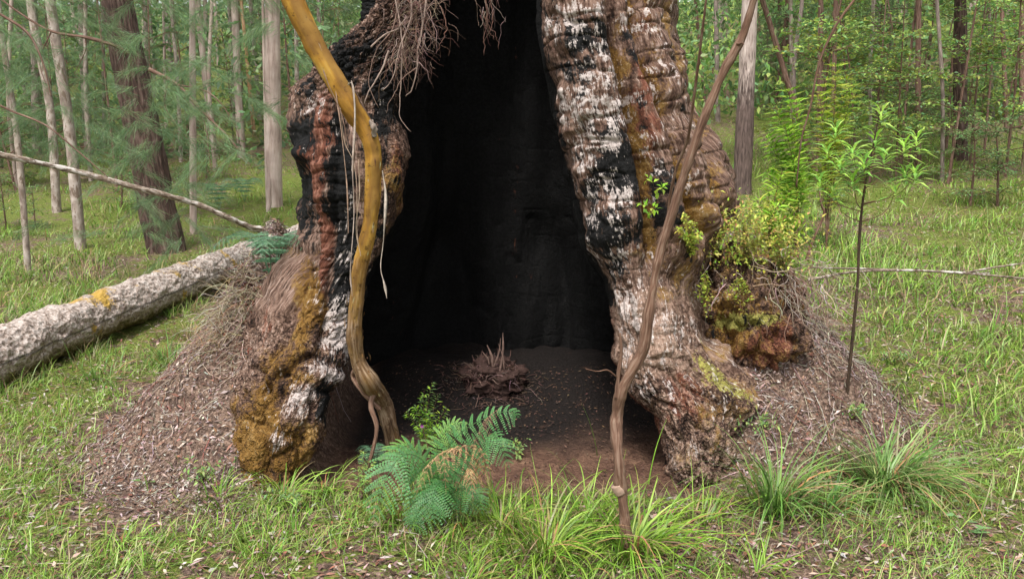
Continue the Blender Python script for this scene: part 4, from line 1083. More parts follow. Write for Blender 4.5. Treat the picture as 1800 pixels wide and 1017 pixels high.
def broad_mesh(seed, Hh=4.5, cols=G_BRIGHT, L=.085, W=.04, nb=22, per=70, spread=1.3):
    r2 = np.random.default_rng(seed); st = MB()
    pth = smooth_path([(0, 0, -.3), (r2.normal(0, .1), .03, Hh * .5), (r2.normal(0, .25), .1, Hh)], 24)
    v_, f_, u_ = tube(pth, np.linspace(.028, .008, 24), 6, cap=False); st.add(v_, f_, (1, 1, 1), u_)
    PP, DD, BB = [], [], []
    for b in range(nb):
        z = r2.uniform(.18, 1) * Hh; a = r2.uniform(0, 6.28); LL = r2.uniform(.5, 1.) * spread
        st0 = pth[min(23, int(z / Hh * 23))]; dv_ = np.array([math.cos(a), math.sin(a), 0])
        bp = smooth_path([st0, st0 + dv_ * LL * .5 + [0, 0, .12], st0 + dv_ * LL + [0, 0, r2.uniform(-.1, .2)]], 10)
        v_, f_, u_ = tube(bp, [.009, .003], 4, cap=False); st.add(v_, f_, (1, 1, 1), u_)
        t = r2.uniform(.2, 1, per); ii = (t * 9).astype(int)
        sd_ = np.array([-dv_[1], dv_[0], 0])
        off = r2.normal(size=(per, 1)) * .16 * LL
        PP.append(bp[ii] + sd_ * off + r2.normal(size=(per, 3)) * np.array([.03, .03, .025]))
        DD.append(dv_ * .7 + sd_ * np.sign(off) * .8 + r2.normal(size=(per, 3)) * .35); BB.append(np.full((per, 1), .75 + .5 * r2.random()))
    PP = np.concatenate(PP); DD = np.concatenate(DD); BB = np.concatenate(BB); n = len(PP)
    nm = np.array([0, 0, 1.0]) + r2.normal(size=(n, 3)) * .35
    V_, F_, C_ = leaves(PP, DD, nm, L * r2.uniform(.7, 1.3, n), W * r2.uniform(.8, 1.2, n), pick(n, cols, .2) * BB, .15, .1)
    return st.mesh("stem", True), mesh_from("foliage", V_, F_, C_)
so = [sheoak_mesh(s, h) for s, h in ((1, 5.5), (2, 4.2), (3, 6.5))]
bm_ = [broad_mesh(4, 5.0), broad_mesh(5, 3.6, G_BRIGHT + [(0.3, .33, .06)], .09, .042), broad_mesh(6, 5.5, G_MID + G_BRIGHT, .08, .035), broad_mesh(7, 1.5, G_MID + [(0.12, .22, .09)], .07, .03, 16, 50, .8)]
for s_, f_ in so: s_.materials.append(MAT['brownbark']); f_.materials.append(MAT['needle'])
for s_, f_ in bm_: s_.materials.append(MAT['brownbark']); f_.materials.append(MAT['leaf'])
def place_under(pair, x, y, sc, label, group, name, cat="tree"):
    e = bpy.data.objects.new(name, None); col.objects.link(e); e.location = (x, y, float(H(x, y)))
    e.rotation_euler = (r3.normal(0, .05), r3.normal(0, .05), r3.uniform(0, 6.28)); e.scale = (sc, sc, sc)
    tag(e, label, cat, group)
    a_ = link("stem", pair[0], None, e); b_ = link("foliage", pair[1], None, e); b_["kind"] = "stuff"
    return e
def spx(px, Y): return (px - 900) / FPX * Y
for q in range(52):      # left and middle: drooping needle trees
    Y = 16.5 + 22 * r3.random() ** 1.2; px = r3.uniform(-120, 620) if q < 34 else r3.uniform(1200, 1560)
    if q >= 34: Y += 5
    sc_ = r3.uniform(.8, 1.25); e = place_under(so[q % 3], spx(px, Y), Y, sc_, None, "soft drooping needle-leaved trees", "she_oak")
    LATER.append((e, ["soft", "low", "tall"][q % 3] + " drooping needle-leaved tree", px, Y))
for q in range(64):
    Y = 12.5 + 24 * r3.random() ** 1.3; px = r3.uniform(1420, 1920) if q < 44 else r3.uniform(-60, 700)
    if q >= 44: Y += 11
    e = place_under(bm_[q % 3], spx(px, Y), Y, r3.uniform(.8, 1.2), None, "slim understorey trees with layered leaves", "understorey_tree")
    LATER.append((e, ["slim layered", "short yellow-flecked", "tall mid-green"][q % 3] + " understorey tree", px, Y))
for q in range(40):
    Y = 10.5 + 14 * r3.random() ** 1.2; px = r3.uniform(1420, 1900) if q < 26 else r3.uniform(-50, 500)
    if q >= 26: Y += 3
    e = place_under(bm_[3], spx(px, Y), Y, r3.uniform(.5, .95), None, "low leafy bushes on the slopes", "leafy_bush", "bush")
    LATER.append((e, "low small-leaved green bush", px, Y))
MARKS = [(30, "thin edge trunk"), (85, "slim pale trunk"), (120, "blotchy pale trunk"), (255, "dark leaning trunk"), (339, "slim pinkish trunk"), (430, "four slim far trunks"), (480, "stout smooth pink trunk"), (560, "hollow tree's shoulder"),
         (1230, "old tree's right side"), (1308, "stout pale fissured trunk"), (1441, "dark straight trunk"), (1520, "lance-leaved sapling"), (1614, "straight brown trunk"), (1652, "thin grey trunk"), (1688, "thick brown trunk"), (1796, "right-edge trunk")]
ORD = ["nearest", "second nearest", "third nearest", "fourth nearest", "fifth nearest", "sixth nearest", "seventh nearest", "eighth nearest", "ninth nearest"]
byk = {}
for (e, ph, px, Y) in LATER:
    mk = min(MARKS, key=lambda m_: abs(m_[0] - px)); sd_ = "left" if px < mk[0] else "right"
    byk.setdefault((ph, sd_, mk[1]), []).append((Y, e))
for (ph, sd_, mk), L_ in byk.items():
    L_.sort(key=lambda t: t[0])
    for k_, (Y, e) in enumerate(L_):
        e["label"] = ("%s, %s one just %s of the %s" % (ph, ORD[min(k_, 8)], sd_, mk)) if len(L_) > 1 else "%s just %s of the %s" % (ph, sd_, mk)

# the forest beyond reads as one mass of leaves
n = 185000
Yf = 20 + 55 * rng.random(n) ** 1.1; pxx = rng.uniform(-300, 2100, n); xf = (pxx - 900) / FPX * Yf
kx = np.floor(xf / 2.2); ky = np.floor(Yf / 2.6)
hc = vnoise(v3(kx * 7.7 + .5, ky * 5.3 + .5, 0.0)) * .5 + .5
zf = rng.random(n) ** 1.5 * (3.5 + 11 * hc) * sst(14, 50, Yf) ** .35
pos = v3(xf + rng.normal(0, .3, n), Yf, H(xf, Yf) + zf)
br = (.65 + .7 * (vnoise(pos * .55) * .5 + .5))[:, None]
mixc = sst(-5, 6, xf)[:, None]
cl = pick(n, G_BLUE + G_MID, .2) * (1 - mixc) + pick(n, G_BRIGHT + G_MID, .2) * mixc
dens = vnoise(pos * .8) + vnoise(pos * 2.3) * .6 >  .05
V_, F_, C_ = leaves2(pos[dens], unit(dens.sum()) + np.array([0, 0, -.3]), unit(dens.sum()) + np.array([0, 0, .8]), (.14 + .005 * Yf)[dens], (.06 + .0022 * Yf)[dens], (cl * br * 1.15)[dens])
o = link("far_forest_foliage", mesh_from("far_forest_foliage", V_, F_, C_), MAT['leaf'])
tag(o, "green leafage of the far forest filling the view between the trunks", kind="stuff")

# needle sprays hanging in front of the dark leaning tree
mbx = MB()
r4 = np.random.default_rng(21)
for q in range(150):
    px_, py_ = (r4.uniform(-60, 520), r4.uniform(-60, 260)) if q < 108 else (r4.normal(260, 90), r4.uniform(120, 420))
    if px_ > 430 and py_ > 200: continue
    Y = r4.uniform(7.6, 10.4); c = P(px_, py_, Y)
    dv_ = np.array([r4.choice([-1, 1]) * r4.uniform(.5, 1), r4.normal(0, .4), r4.uniform(-.5, .1)]); per = 130
    t = r4.random((per, 1)) * .55
    pp = c + dv_ * t + r4.normal(size=(per, 3)) * .02 + np.array([0, 0, -1]) * t ** 2 * .4
    V_, F_, C_ = needles(pp, dv_ + unit(per) * .5 + np.array([0, 0, -.2]), r4.uniform(.10, .22, per), .0036, pick(per, G_BLUE, .2) * r4.uniform(.8, 1.5))
    mbx.add(V_, F_, C_)
cr = link("needle_sprays", mbx.mesh("needle_sprays"), MAT['needle'], TD, -Vector(TD.location)); cr["kind"] = "stuff"
cr["label"] = "soft blue-green drooping needle sprays"

# ------------------------------------------------------------------ grass, litter
def wedge(n, y0, y1, pw=1.0, half=.78):
    """points over the ground the photograph looks across, denser near"""
    y = y0 + (y1 - y0) * rng.random(n) ** pw
    x = rng.uniform(-1, 1, n) * half * y
    return x, y
logc = LOGP[:, :2]
def off_log(x, y, r=.2):
    d = np.full(x.shape, 9.0)
    for q in range(0, len(logc), 6): d = np.minimum(d, np.hypot(x - logc[q, 0], y - logc[q, 1]))
    return d > r
def in_tree(x, y):
    lx = x_at(np.interp(0, [0], [0]) + 0, y, 0) if False else 0
    return (np.abs(x + .02) < 1.12) & (y > 3.78) & (y < 7.0)
GC = [(0.18, 0.33, 0.04), (0.25, 0.43, 0.055), (0.33, 0.50, 0.09), (0.12, 0.25, 0.03), (0.40, 0.50, 0.17)]
DRYC = [(0.42, 0.34, 0.18), (0.33, 0.24, 0.13)]
# lush far grass
x, y = wedge(150000, 3.4, 22, 1.15)
lush = np.where(x > 0, sst(1.3, 2.9, x) * sst(3.0, 6.5, y), sst(-1.2, -1.9, x) * sst(5.6, 6.8, y)) * (1 - .55 * sst(10, 18, y))
d_ = vnoise(v3(x * .8, y * .8, 4.0)) * .5 + .5 + .35 * vnoise(v3(x * 2.6, y * 2.6, 8.0))
mnd = np.maximum(1 - np.hypot((x + 1.42) / 1.2, (y - 4.95) / 1.45), 1 - np.hypot((x - 1.55) / 1.0, (y - 5.12) / 1.15)) > 0
right_of_log = (x < 0) & (y < np.interp(x, np.sort(logc[:, 0]), logc[np.argsort(logc[:, 0]), 1]) + .1)
gap = sst(-.55, -.05, vnoise(v3(x * 1.5, y * 1.5, 44.0)) + .5 * vnoise(v3(x * 4.5, y * 4.5, 41.0)))
keep = (rng.random(len(x)) < lush * (d_ * 1.3 + .05) * (.12 + .88 * gap)) & off_log(x, y, .23) & ~mnd & ~in_tree(x, y) & ~right_of_log
x, y = x[keep], y[keep]; n = len(x); print("far grass", n)
L = rng.uniform(.06, .30, n) * (0.5 + .75 * d_[keep])
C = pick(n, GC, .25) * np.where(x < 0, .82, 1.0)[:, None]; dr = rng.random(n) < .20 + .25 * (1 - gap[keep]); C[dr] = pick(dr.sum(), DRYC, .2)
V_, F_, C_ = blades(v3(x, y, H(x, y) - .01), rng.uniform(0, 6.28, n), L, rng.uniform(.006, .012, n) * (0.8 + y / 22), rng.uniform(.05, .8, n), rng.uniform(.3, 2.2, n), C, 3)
o = link("meadow_grass", mesh_from("meadow_grass", V_, F_, C_, True), MAT['blade']); tag(o, "lush green grass beyond the log and on the right slope", kind="stuff")
# sparse near grass
x, y = wedge(82000, 1.9, 6.5, .9)
d_ = vnoise(v3(x * 1.1, y * 1.1, 14.0)) * .5 + .5 + .5 * vnoise(v3(x * 4, y * 4, 18.0))
keep = (rng.random(len(x)) < np.clip(d_ * 1.15 - .18, .03, 1)) & off_log(x, y, .2) & ~in_tree(x, y) & (np.maximum(1 - np.hypot((x + 1.5) / 1.05, (y - 4.8) / 1.2), 1 - np.hypot((x - 1.55) / .95, (y - 5.1) / 1.1)) < 0.02 + .35 * rng.random(len(x)) ** 5)
x, y = x[keep], y[keep]; n = len(x); print("near grass", n)
C = pick(n, GC, .25); dr = rng.random(n) < .18; C[dr] = pick(dr.sum(), DRYC, .2)
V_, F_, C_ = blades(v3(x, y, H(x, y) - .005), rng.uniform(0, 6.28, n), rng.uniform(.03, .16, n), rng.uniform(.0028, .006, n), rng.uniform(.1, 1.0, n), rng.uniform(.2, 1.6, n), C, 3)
o = link("short_grass", mesh_from("short_grass", V_, F_, C_, True), MAT['blade']); tag(o, "sparse short grass sprouting through the litter in front", kind="stuff")
# grass and straw crowding the sides of the log
n = 9000
k_ = rng.integers(12, 250, n); sd_ = np.where(rng.random(n) < .6, 1, -1)
dirl = LOGP[-1, :2] - LOGP[0, :2]; dirl = dirl / np.linalg.norm(dirl); nl_ = np.array([dirl[1], -dirl[0]])
off_ = (.17 + np.abs(rng.normal(0, .10, n))) * sd_
x = LOGP[k_, 0] + nl_[0] * off_; y = LOGP[k_, 1] + nl_[1] * off_
kk = (vnoise(v3(x * 3, y * 3, 2.0)) > -.15) & (y > 2.5); x, y = x[kk], y[kk]; n = len(x)
C = pick(n, GC, .25); dr = rng.random(n) < .35; C[dr] = pick(dr.sum(), DRYC, .2)
V_, F_, C_ = blades(v3(x, y, H(x, y) - .01), rng.uniform(0, 6.28, n), rng.uniform(.05, .24, n), rng.uniform(.003, .007, n), rng.uniform(.05, .8, n), rng.uniform(.3, 2, n), C, 3)
o = link("log_side_grass", mesh_from("log_side_grass", V_, F_, C_, True), MAT['blade']); tag(o, "mixed green and straw grass crowding both sides of the fallen log", kind="stuff")
# tiny moss-like sprigs and round-leaved weeds
x, y = wedge(30000, 1.9, 6.0, .9)
d_ = vnoise(v3(x * .9, y * .9, 9.0)) + .6 * vnoise(v3(x * 5, y * 5, 2.0))
keep = (d_ > .02) & ~in_tree(x, y) & off_log(x, y) & (np.maximum(1 - np.hypot((x + 1.5) / 1.1, (y - 4.8) / 1.25), 1 - np.hypot((x - 1.55) / .97, (y - 5.1) / 1.15)) < 0)
x, y = x[keep], y[keep]; n = len(x)
V_, F_, C_ = leaves(v3(x, y, H(x, y) + rng.uniform(0, .015, n)), unit(n) * [1, 1, .4] + [0, 0, .1], unit(n) * .4 + [0, 0, 1], rng.uniform(.006, .02, n), rng.uniform(.004, .011, n), pick(n, [(0.15, .20, .035), (.20, .27, .06), (.10, .16, .03), (.25, .26, .06)], .3))
o = link("ground_cover_plants", mesh_from("ground_cover_plants", V_, F_, C_), MAT['leaf']); tag(o, "tiny mossy leaves and weeds covering the ground in patches", kind="stuff")

# fallen leaves
LC = [(0.22, 0.15, 0.12), (0.32, 0.25, 0.21), (0.13, 0.075, 0.055), (0.18, 0.09, 0.065), (0.42, 0.35, 0.31), (0.07, 0.042, 0.034), (0.25, .12, .08)]
def litter(x, y, Ls, Ws, cols, name, label, up=.004):
    n = len(x); nm = slope_normals(x, y); a = rng.uniform(0, 6.28, n)
    t = np.stack([np.cos(a), np.sin(a), 0 * a], -1); t = t - nm * (t * nm).sum(1)[:, None] + nm * rng.normal(0, .22, n)[:, None]
    V_, F_, C_ = leaves(v3(x, y, H(x, y)) + nm * (up + rng.random((n, 1)) * .012), t, nm + unit(n) * .55, Ls, Ws, pick(n, cols, .3), rng.uniform(-.2, .35), rng.uniform(.02, .12))
    o = link(name, mesh_from(name, V_, F_, C_), MAT['dry']); tag(o, label, kind="stuff"); return o
x, y = wedge(56000, 1.9, 13, 1.1)
k_ = ~in_tree(x, y) & off_log(x, y, .16); x, y = x[k_], y[k_]; n = len(x)
litter(x, y, rng.uniform(.015, .06, n), rng.uniform(.006, .018, n), LC, "fallen_leaves", "dry brown and grey fallen leaves strewn over the forest floor")
def mound_pts(n, cx, cy, rx, ry, side):
    r = rng.random(n) ** .62 * (1 + .12 * rng.normal(size=n)); a = rng.uniform(0, 6.28, n); x = cx + rx * r * np.cos(a); y = cy + ry * r * np.sin(a)
    k = (x * side > 1.0 + .1 * (side < 0)) if side else np.ones(n, bool)
    return x[k], y[k]
xa, ya = mound_pts(36000, -1.42, 4.88, 1.03, 1.36, -1); xb_, yb_ = mound_pts(19000, 1.5, 5.1, .98, 1.18, 1)
xx, yy = np.concatenate([xa, xb_]), np.concatenate([ya, yb_])
kk = rng.random(len(xx)) < .35 + .9 * sst(-.5, .3, vnoise(v3(xx * 3, yy * 3, 3.0)) + .6 * vnoise(v3(xx * 9, yy * 9, 5.0)))
xx, yy = xx[kk], yy[kk]; n = len(xx)
litter(xx, yy, rng.uniform(.008, .034, n) * np.where(rng.random(n) < .08, 2.8, 1), rng.uniform(.0025, .009, n), [(0.24, 0.19, 0.165), (0.33, 0.275, 0.245), (0.15, 0.11, 0.09), (0.40, 0.345, 0.31), (0.08, 0.057, 0.048), (.18, .11, .085), (.27, .22, .18)], "bark_litter_mounds", "heaps of grey-brown bark flakes and leaves banked against both buttresses", .006)
# bare floor of the hollow: a few crumbs
x = rng.uniform(-.9, .95, 2500); y = rng.uniform(3.8, 5.6, 2500); n = 2500
litter(x, y, rng.uniform(.008, .03, n), rng.uniform(.004, .012, n), [(.09, .052, .038), (.05, .03, .022), (.13, .08, .055)], "hollow_floor_crumbs", "dark crumbs and flakes on the reddish dirt floor of the hollow")
# twigs
mbx = MB()
x, y = wedge(1500, 1.9, 9, .9); xm, ym = mound_pts(1000, -1.46, 4.8, 1.2, 1.3, -1); xn, yn = mound_pts(1300, 1.6, 5.0, 1.1, 1.25, 1)
x = np.concatenate([x, xm, xn]); y = np.concatenate([y, ym, yn])
for q in range(len(x)):
    if in_tree(x[q], y[q]): continue
    a = rng.uniform(0, 6.28); L = rng.uniform(.03, .2)
    s = np.linspace(0, 1, 4)[:, None]
    p_ = np.array([x[q], y[q]]) + s * L * np.array([math.cos(a), math.sin(a)]) + rng.normal(0, .006, (4, 2))
    p_ = v3(p_[:, 0], p_[:, 1], H(p_[:, 0], p_[:, 1]) + .008 + .02 * rng.random())
    v_, f_, _ = tube(p_, [rng.uniform(.0012, .003), .001], 4, cap=False); mbx.add(v_, f_, pick(1, LC, .2)[0])
o = link("twig_litter", mbx.mesh("twig_litter"), MAT['dry']); tag(o, "thin dry twigs lying in the leaf litter", kind="stuff")

# straw and root thatch on the shoulder of the left mound
mbx = MB()
for q in range(750):
    cx = rng.normal(415, 38); cy = rng.normal(545, 42)
    p0 = G(cx, cy); p0[2] += .015
    pa_ = wander(p0, unit(1)[0] * [1, .6, .4] + np.array([-.3, -.5, -.1]), rng.uniform(.06, .26), 7, .25, .2)
    pa_[:, 2] = np.maximum(pa_[:, 2], H(pa_[:, 0], pa_[:, 1]) + .005)
    v_, f_, _ = tube(pa_, [rng.uniform(.001, .0026), .0008], 4, cap=False); mbx.add(v_, f_, pick(1, [(.40, .33, .22), (.30, .22, .16), (.48, .42, .32), (.18, .12, .09)], .2)[0])
o = link("straw_thatch", mbx.mesh("straw_thatch"), MAT['dry']); tag(o, "dry straw and rootlets matted over the top of the left litter mound", kind="stuff")

# tussocks: each one a plant
def tussock(px, py, n, L, W, label, colrs=GC, dry=.12, spread=.05, lean=(.05, .6), bend=(.5, 2.0), name="grass_tussock", group="grass tussocks in front of the tree", Y=None, wd=None):
    b = G(px, py)
    n = int(n * 1.15); spread *= 1.1; L *= 1.2; W *= 1.05; bend = (bend[0] + .5, bend[1] + .7)
    rr = np.abs(rng.normal(0, spread, n)); a = rng.uniform(0, 6.28, n)
    x = b[0] + rr * np.cos(a); y = b[1] + rr * np.sin(a)
    az = a + rng.normal(0, .5, n)
    Ls = L * rng.uniform(.35, 1.1, n)
    C = pick(n, colrs, .25); dr = rng.random(n) < dry; C[dr] = pick(dr.sum(), DRYC + [(.45, .25, .12)], .2)
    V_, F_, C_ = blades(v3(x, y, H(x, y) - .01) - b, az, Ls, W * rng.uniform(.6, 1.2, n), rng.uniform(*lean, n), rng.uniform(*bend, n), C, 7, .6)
    o = link(name, mesh_from(name, V_, F_, C_, True), MAT['blade'], None, b)
    tag(o, label, "grass tuft", group); return o
GB = [(0.18, 0.34, 0.03), (0.26, 0.43, 0.05), (0.33, 0.48, 0.09), (0.12, 0.24, 0.025)]
GD = [(0.09, 0.20, 0.035), (0.13, 0.26, 0.045), (0.20, 0.34, 0.08), (0.27, 0.38, 0.14)]
tussock(500, 880, 110, .26, .0075, "bright grass tuft at the foot of the left buttress", GB)
tussock(570, 868, 70, .22, .006, "small bright tuft between the left buttress and the yellow sapling", GB)
tussock(385, 880, 90, .20, .006, "soft low grass tuft left of the left buttress foot", GB, 0.05, .08)
tussock(960, 965, 260, .34, .0085, "sprawling bright tuft between the fern and the brown sapling", GB, .16, .12)
tussock(880, 925, 130, .30, .007, "grass tuft pressed against the right side of the fern", GB, .2, .09)
tussock(1110, 968, 230, .36, .009, "tall bright tuft around the foot of the brown sapling", GB, .14, .10)
tussock(1035, 905, 90, .28, .007, "thin tuft at the hollow's threshold left of the brown sapling", GB, .14, .09)
tussock(1360, 905, 150, .46, .009, "upright dark green tussock by the right buttress foot", GD, .14, .05, (.02, .35), (.3, 2.2))
tussock(1555, 860, 400, .46, .0085, "largest tussock, arching blue-green blades at lower right", GD, .22, .10, (.05, .7), (.6, 2.3))
tussock(1450, 905, 120, .30, .007, "smaller tussock between the upright and the largest tussock", GD, .25, .08)
tussock(700, 915, 90, .24, .006, "low tuft below the fern's left fronds", GB, .1, .10)
tussock(1240, 915, 70, .26, .006, "sparse tuft under the right buttress foot", GB, .2, .09)
tussock(215, 960, 45, .15, .006, "small tuft in the litter at lower left", GB, .05, .05)
tussock(470, 985, 60, .16, .005, "low tuft at the bottom edge left of the fern", GB, .1, .08)
tussock(1330, 1000, 60, .2, .006, "tuft at the bottom edge below the upright tussock", GB, .15, .1)
tussock(830, 1010, 70, .2, .006, "tuft at the bottom edge below the fern", GB, .15, .1)
tussock(300, 632, 140, .30, .007, "green tuft leaning on the near side of the log", GD, .3, .14, group="tufts along the log")
tussock(170, 668, 90, .26, .007, "sparse tuft under the log near the left edge", GD, .2, .18, group="tufts along the log")
tussock(335, 590, 150, .26, .006, "straw-streaked tuft between the log and the left litter mound", DRYC + GC[:2], .4, .12, group="tufts along the log")
tussock(395, 560, 220, .15, .005, "blond dry grass tuft on top of the left litter mound", DRYC + [(.5, .42, .26)], .5, .10, group="tufts along the log")
tussock(450, 520, 120, .11, .005, "green and straw tuft where the log passes behind the tree", DRYC + GC, .3, .1, group="tufts along the log")
o = tussock(445, 492, 260, .13, .005, "patch of rusty red dead needles on the mound beside the log", [(.30, .06, .03), (.22, .05, .025)], 0, .16, (.6, 1.5), (0, .8), group="tufts along the log")
o["category"] = "dead needles"; o["kind"] = "stuff"
# single long grass blades standing before the hollow
for (x0, y0, L, az, be) in [(1050, 800, .32, 2.6, .35), (1140, 850, .36, .6, .3), (1010, 860, .30, 3.0, .9)]:
    b = G(x0, y0)
    V_, F_, C_ = blades(np.zeros((1, 3)), az, L, .008, .15, be, pick(1, GB, .1), 8)
    o = link("tall_grass", mesh_from("tall_grass", V_, F_, C_, True), MAT['blade'], None, b)
    tag(o, {1050: "single tall grass blade standing in the hollow left of the brown sapling", 1140: "single tall grass blade just right of the brown sapling", 1010: "single arching grass blade leaning left before the dirt floor"}[x0], "grass blade")

# ------------------------------------------------------------------ fern
def frond_mesh(path, Lp, colr, npair=19, curlz=0.0, dead=False, nrm=(0, -.6, .8)):
    m_ = MB(); n = npair * 2 + 4
    p = smooth_path(path, n); T = np.gradient(p, axis=0); T /= np.linalg.norm(T, axis=1)[:, None]
    v_, f_, _ = tube(p, np.linspace(.0028, .0008, n), 5, cap=False); m_.add(v_, f_, np.asarray(colr) * (.8 if not dead else .5))
    nm = np.asarray(nrm, dtype=float)
    for k_ in range(npair):
        t = (k_ + 1.5) / (npair + 1.5); i_ = int(t * (n - 1))
        prof = math.sin(PI * min(1, t * .92 + .12)) ** .7 * (1 if t > .12 else .6)
        for sgn in (-1, 1):
            s = np.cross(T[i_], nm) * sgn; s /= np.linalg.norm(s); u = np.cross(T[i_], s) * -sgn
            d0 = s * .93 + T[i_] * .42 + np.array([0, 0, -.18]) + rng.normal(0, .06, 3)
            L = Lp * prof * rng.uniform(.9, 1.1)
            if dead: L *= .5
            q = 11; tt_ = np.linspace(.04, 1, q)[:, None]
            sag = np.array([0, 0, -1]) * (tt_ ** 2) * L * (.28 if not dead else .9)
            c = p[i_] + d0 * L * tt_ + sag
            dd_ = np.repeat(d0[None], q, 0) + sag * 1.5
            dd_ /= np.linalg.norm(dd_, axis=1)[:, None]
            for s2 in (-1, 1):
                sd_ = np.cross(dd_, u) * s2
                ll = L * .135 * (1 - .75 * tt_[:, 0]) + .002
                V_, F_, C_ = leaves2(c, sd_ * .9 + dd_ * .45, np.repeat(u[None], q, 0) + rng.normal(0, .15 if not dead else .6, (q, 3)), ll, L / q * 1.2, pick(q, [colr], .18))
                m_.add(V_, F_, C_)
    return m_.mesh("frond")
fbse = G(775, 905)
fern = root_empty("fern", fbse, "clump of blue-green bracken fern with curled brown fronds at the hollow's threshold", "fern")
FG = (0.085, 0.22, 0.07); FG2 = (0.16, 0.31, 0.08); FG3 = (0.11, .26, .09); FD = (0.52, 0.32, 0.17)
yf = fbse[1]
def frond(pts, Lp, c, npair=19, dead=False, nrm=(0, -.6, .8)):
    o = link("frond", frond_mesh([P(x, y, Y) - fbse for x, y, Y in pts], Lp, c, npair, 0, dead, nrm), MAT['leaf'], fern)
    if dead: o["label"] = "curled dead brown frond"
    return o
frond([(770, 895, yf), (748, 815, yf - .05), (708, 800, yf - .12), (675, 850, yf - .2), (652, 935, yf - .25)], .135, FG3, 22)
frond([(775, 890, yf), (770, 830, yf), (800, 770, yf), (850, 735, yf - .02), (895, 722, yf - .03), (915, 735, yf - .03)], .10, FG)
frond([(780, 890, yf), (810, 820, yf), (850, 770, yf - .03), (878, 780, yf - .08), (898, 828, yf - .1)], .10, FG3)
frond([(775, 895, yf), (770, 860, yf - .08), (755, 865, yf - .16), (735, 900, yf - .22), (720, 930, yf - .25)], .10, FG)
frond([(778, 895, yf), (785, 850, yf - .06), (770, 850, yf - .15), (760, 880, yf - .22), (765, 925, yf - .26)], .11, FG)
frond([(775, 890, yf), (750, 820, yf + .05), (720, 785, yf + .05), (690, 790, yf), (672, 815, yf - .04)], .09, FG2)
frond([(772, 890, yf), (765, 800, yf + .08), (790, 750, yf + .1), (830, 745, yf + .1)], .09, FG2)
frond([(780, 890, yf), (800, 830, yf + .03), (830, 800, yf + .03), (865, 800, yf)], .085, FG)
frond([(776, 890, yf), (760, 840, yf - .03), (740, 830, yf - .08), (715, 850, yf - .12)], .085, FG2)
frond([(776, 890, yf), (800, 860, yf - .06), (830, 865, yf - .12), (850, 905, yf - .16)], .085, FG)
frond([(785, 880, yf), (840, 820, yf - .1), (800, 790, yf - .16), (758, 815, yf - .24), (728, 876, yf - .28)], .10, FD, 20, True)
frond([(785, 880, yf), (850, 830, yf - .12), (835, 785, yf - .16), (785, 800, yf - .22), (784, 868, yf - .26)], .085, FD, 20, True)
frond([(790, 880, yf), (815, 835, yf - .16), (825, 830, yf - .2), (832, 880, yf - .26)], .08, FD, 14, True)
frond([(820, 800, yf - .02), (845, 760, yf - .03), (858, 735, yf - .04), (880, 715, yf - .05)], .06, (.38, .24, .16), 16, True)
frond([(740, 850, yf - .05), (725, 810, yf - .05), (715, 780, yf - .05)], .05, (.42, .33, .22), 12, True)
for px_, py_, lab, sc, cnt in [(385, 345, "pale blue-green fern beside the slim pink trunk", .55, 7), (478, 462, "blue-green fern against the outer left side of the hollow tree", .30, 7), (430, 330, "small blue-green fern just left of the stout smooth pale trunk", .5, 6), (660, 790, "small feathery fern at the foot of the yellow sapling", .12, 5)]:
    b = G(px_, py_ + 25); e = root_empty("fern", b, lab, "fern")
    for q in range(cnt):
        a = q / cnt * 6.28 + rng.uniform(0, .5); dv_ = np.array([math.cos(a), math.sin(a), 0])
        pth = [np.zeros(3), dv_ * .3 * sc + [0, 0, .8 * sc], dv_ * .8 * sc + [0, 0, .95 * sc], dv_ * 1.25 * sc + [0, 0, .6 * sc]]
        link("frond", frond_mesh(pth, .35 * sc, (0.13, 0.26, 0.15), 14, 0, False, (0, 0, 1)), MAT['leaf'], e)

# ------------------------------------------------------------------ leafy plants
def leafy(name, base, tips, label, cat, L, W, cols, per, rad, whorl=1.0, group=None, leafpart="foliage", up=.3, stemc='brownstem', srad=.006, keepup=.35, kind=True):
    """stems from the base to each tip with leaves set round their upper lengths"""
    e = root_empty(name, base, label, cat, group); base = np.asarray(base, dtype=float)
    PP, DD = [], []; st = MB()
    for tp in tips:
        tp = np.asarray(tp, dtype=float)
        mdl = base + (tp - base) * .5 + np.array([(tp - base)[0] * -.18, 0, np.linalg.norm(tp - base) * .08]) + rng.normal(0, .01, 3)
        p = smooth_path([base, mdl, tp], 24)
        v_, f_, u_ = tube(p - base, np.linspace(srad, srad * .3, 24), 6, cap=False); st.add(v_, f_, (1, 1, 1), u_)
        t = keepup + (1 - keepup) * rng.random(per) ** whorl; ii = np.clip((t * 23).astype(int), 0, 23)
        T = np.gradient(p, axis=0)[ii]; T /= np.linalg.norm(T, axis=1)[:, None]
        a = unit(per); a -= T * (a * T).sum(1)[:, None]; a /= np.linalg.norm(a, axis=1)[:, None]
        PP.append(p[ii] + a * rng.random((per, 1)) * rad - base); DD.append(a + T * up + [0, 0, .1])
    PP = np.concatenate(PP); DD = np.concatenate(DD); n = len(PP)
    V_, F_, C_ = leaves(PP, DD, unit(n) * .5 + [0, -.2, 1], L * rng.uniform(.6, 1.2, n), W * rng.uniform(.7, 1.2, n), pick(n, cols, .2), .15, .12)
    link("stems", st.mesh("stems", True), MAT[stemc], e)
    o = link(leafpart, mesh_from(leafpart, V_, F_, C_), MAT['leaf'], e); o["kind"] = "stuff"
    return e
SB = [(0.24, 0.46, 0.035), (0.32, 0.54, 0.05), (0.42, 0.60, 0.08), (0.16, 0.34, 0.03)]
SY = [(0.38, 0.52, 0.06), (0.48, 0.58, 0.09), (0.26, 0.44, 0.05), (.55, .52, .10)]
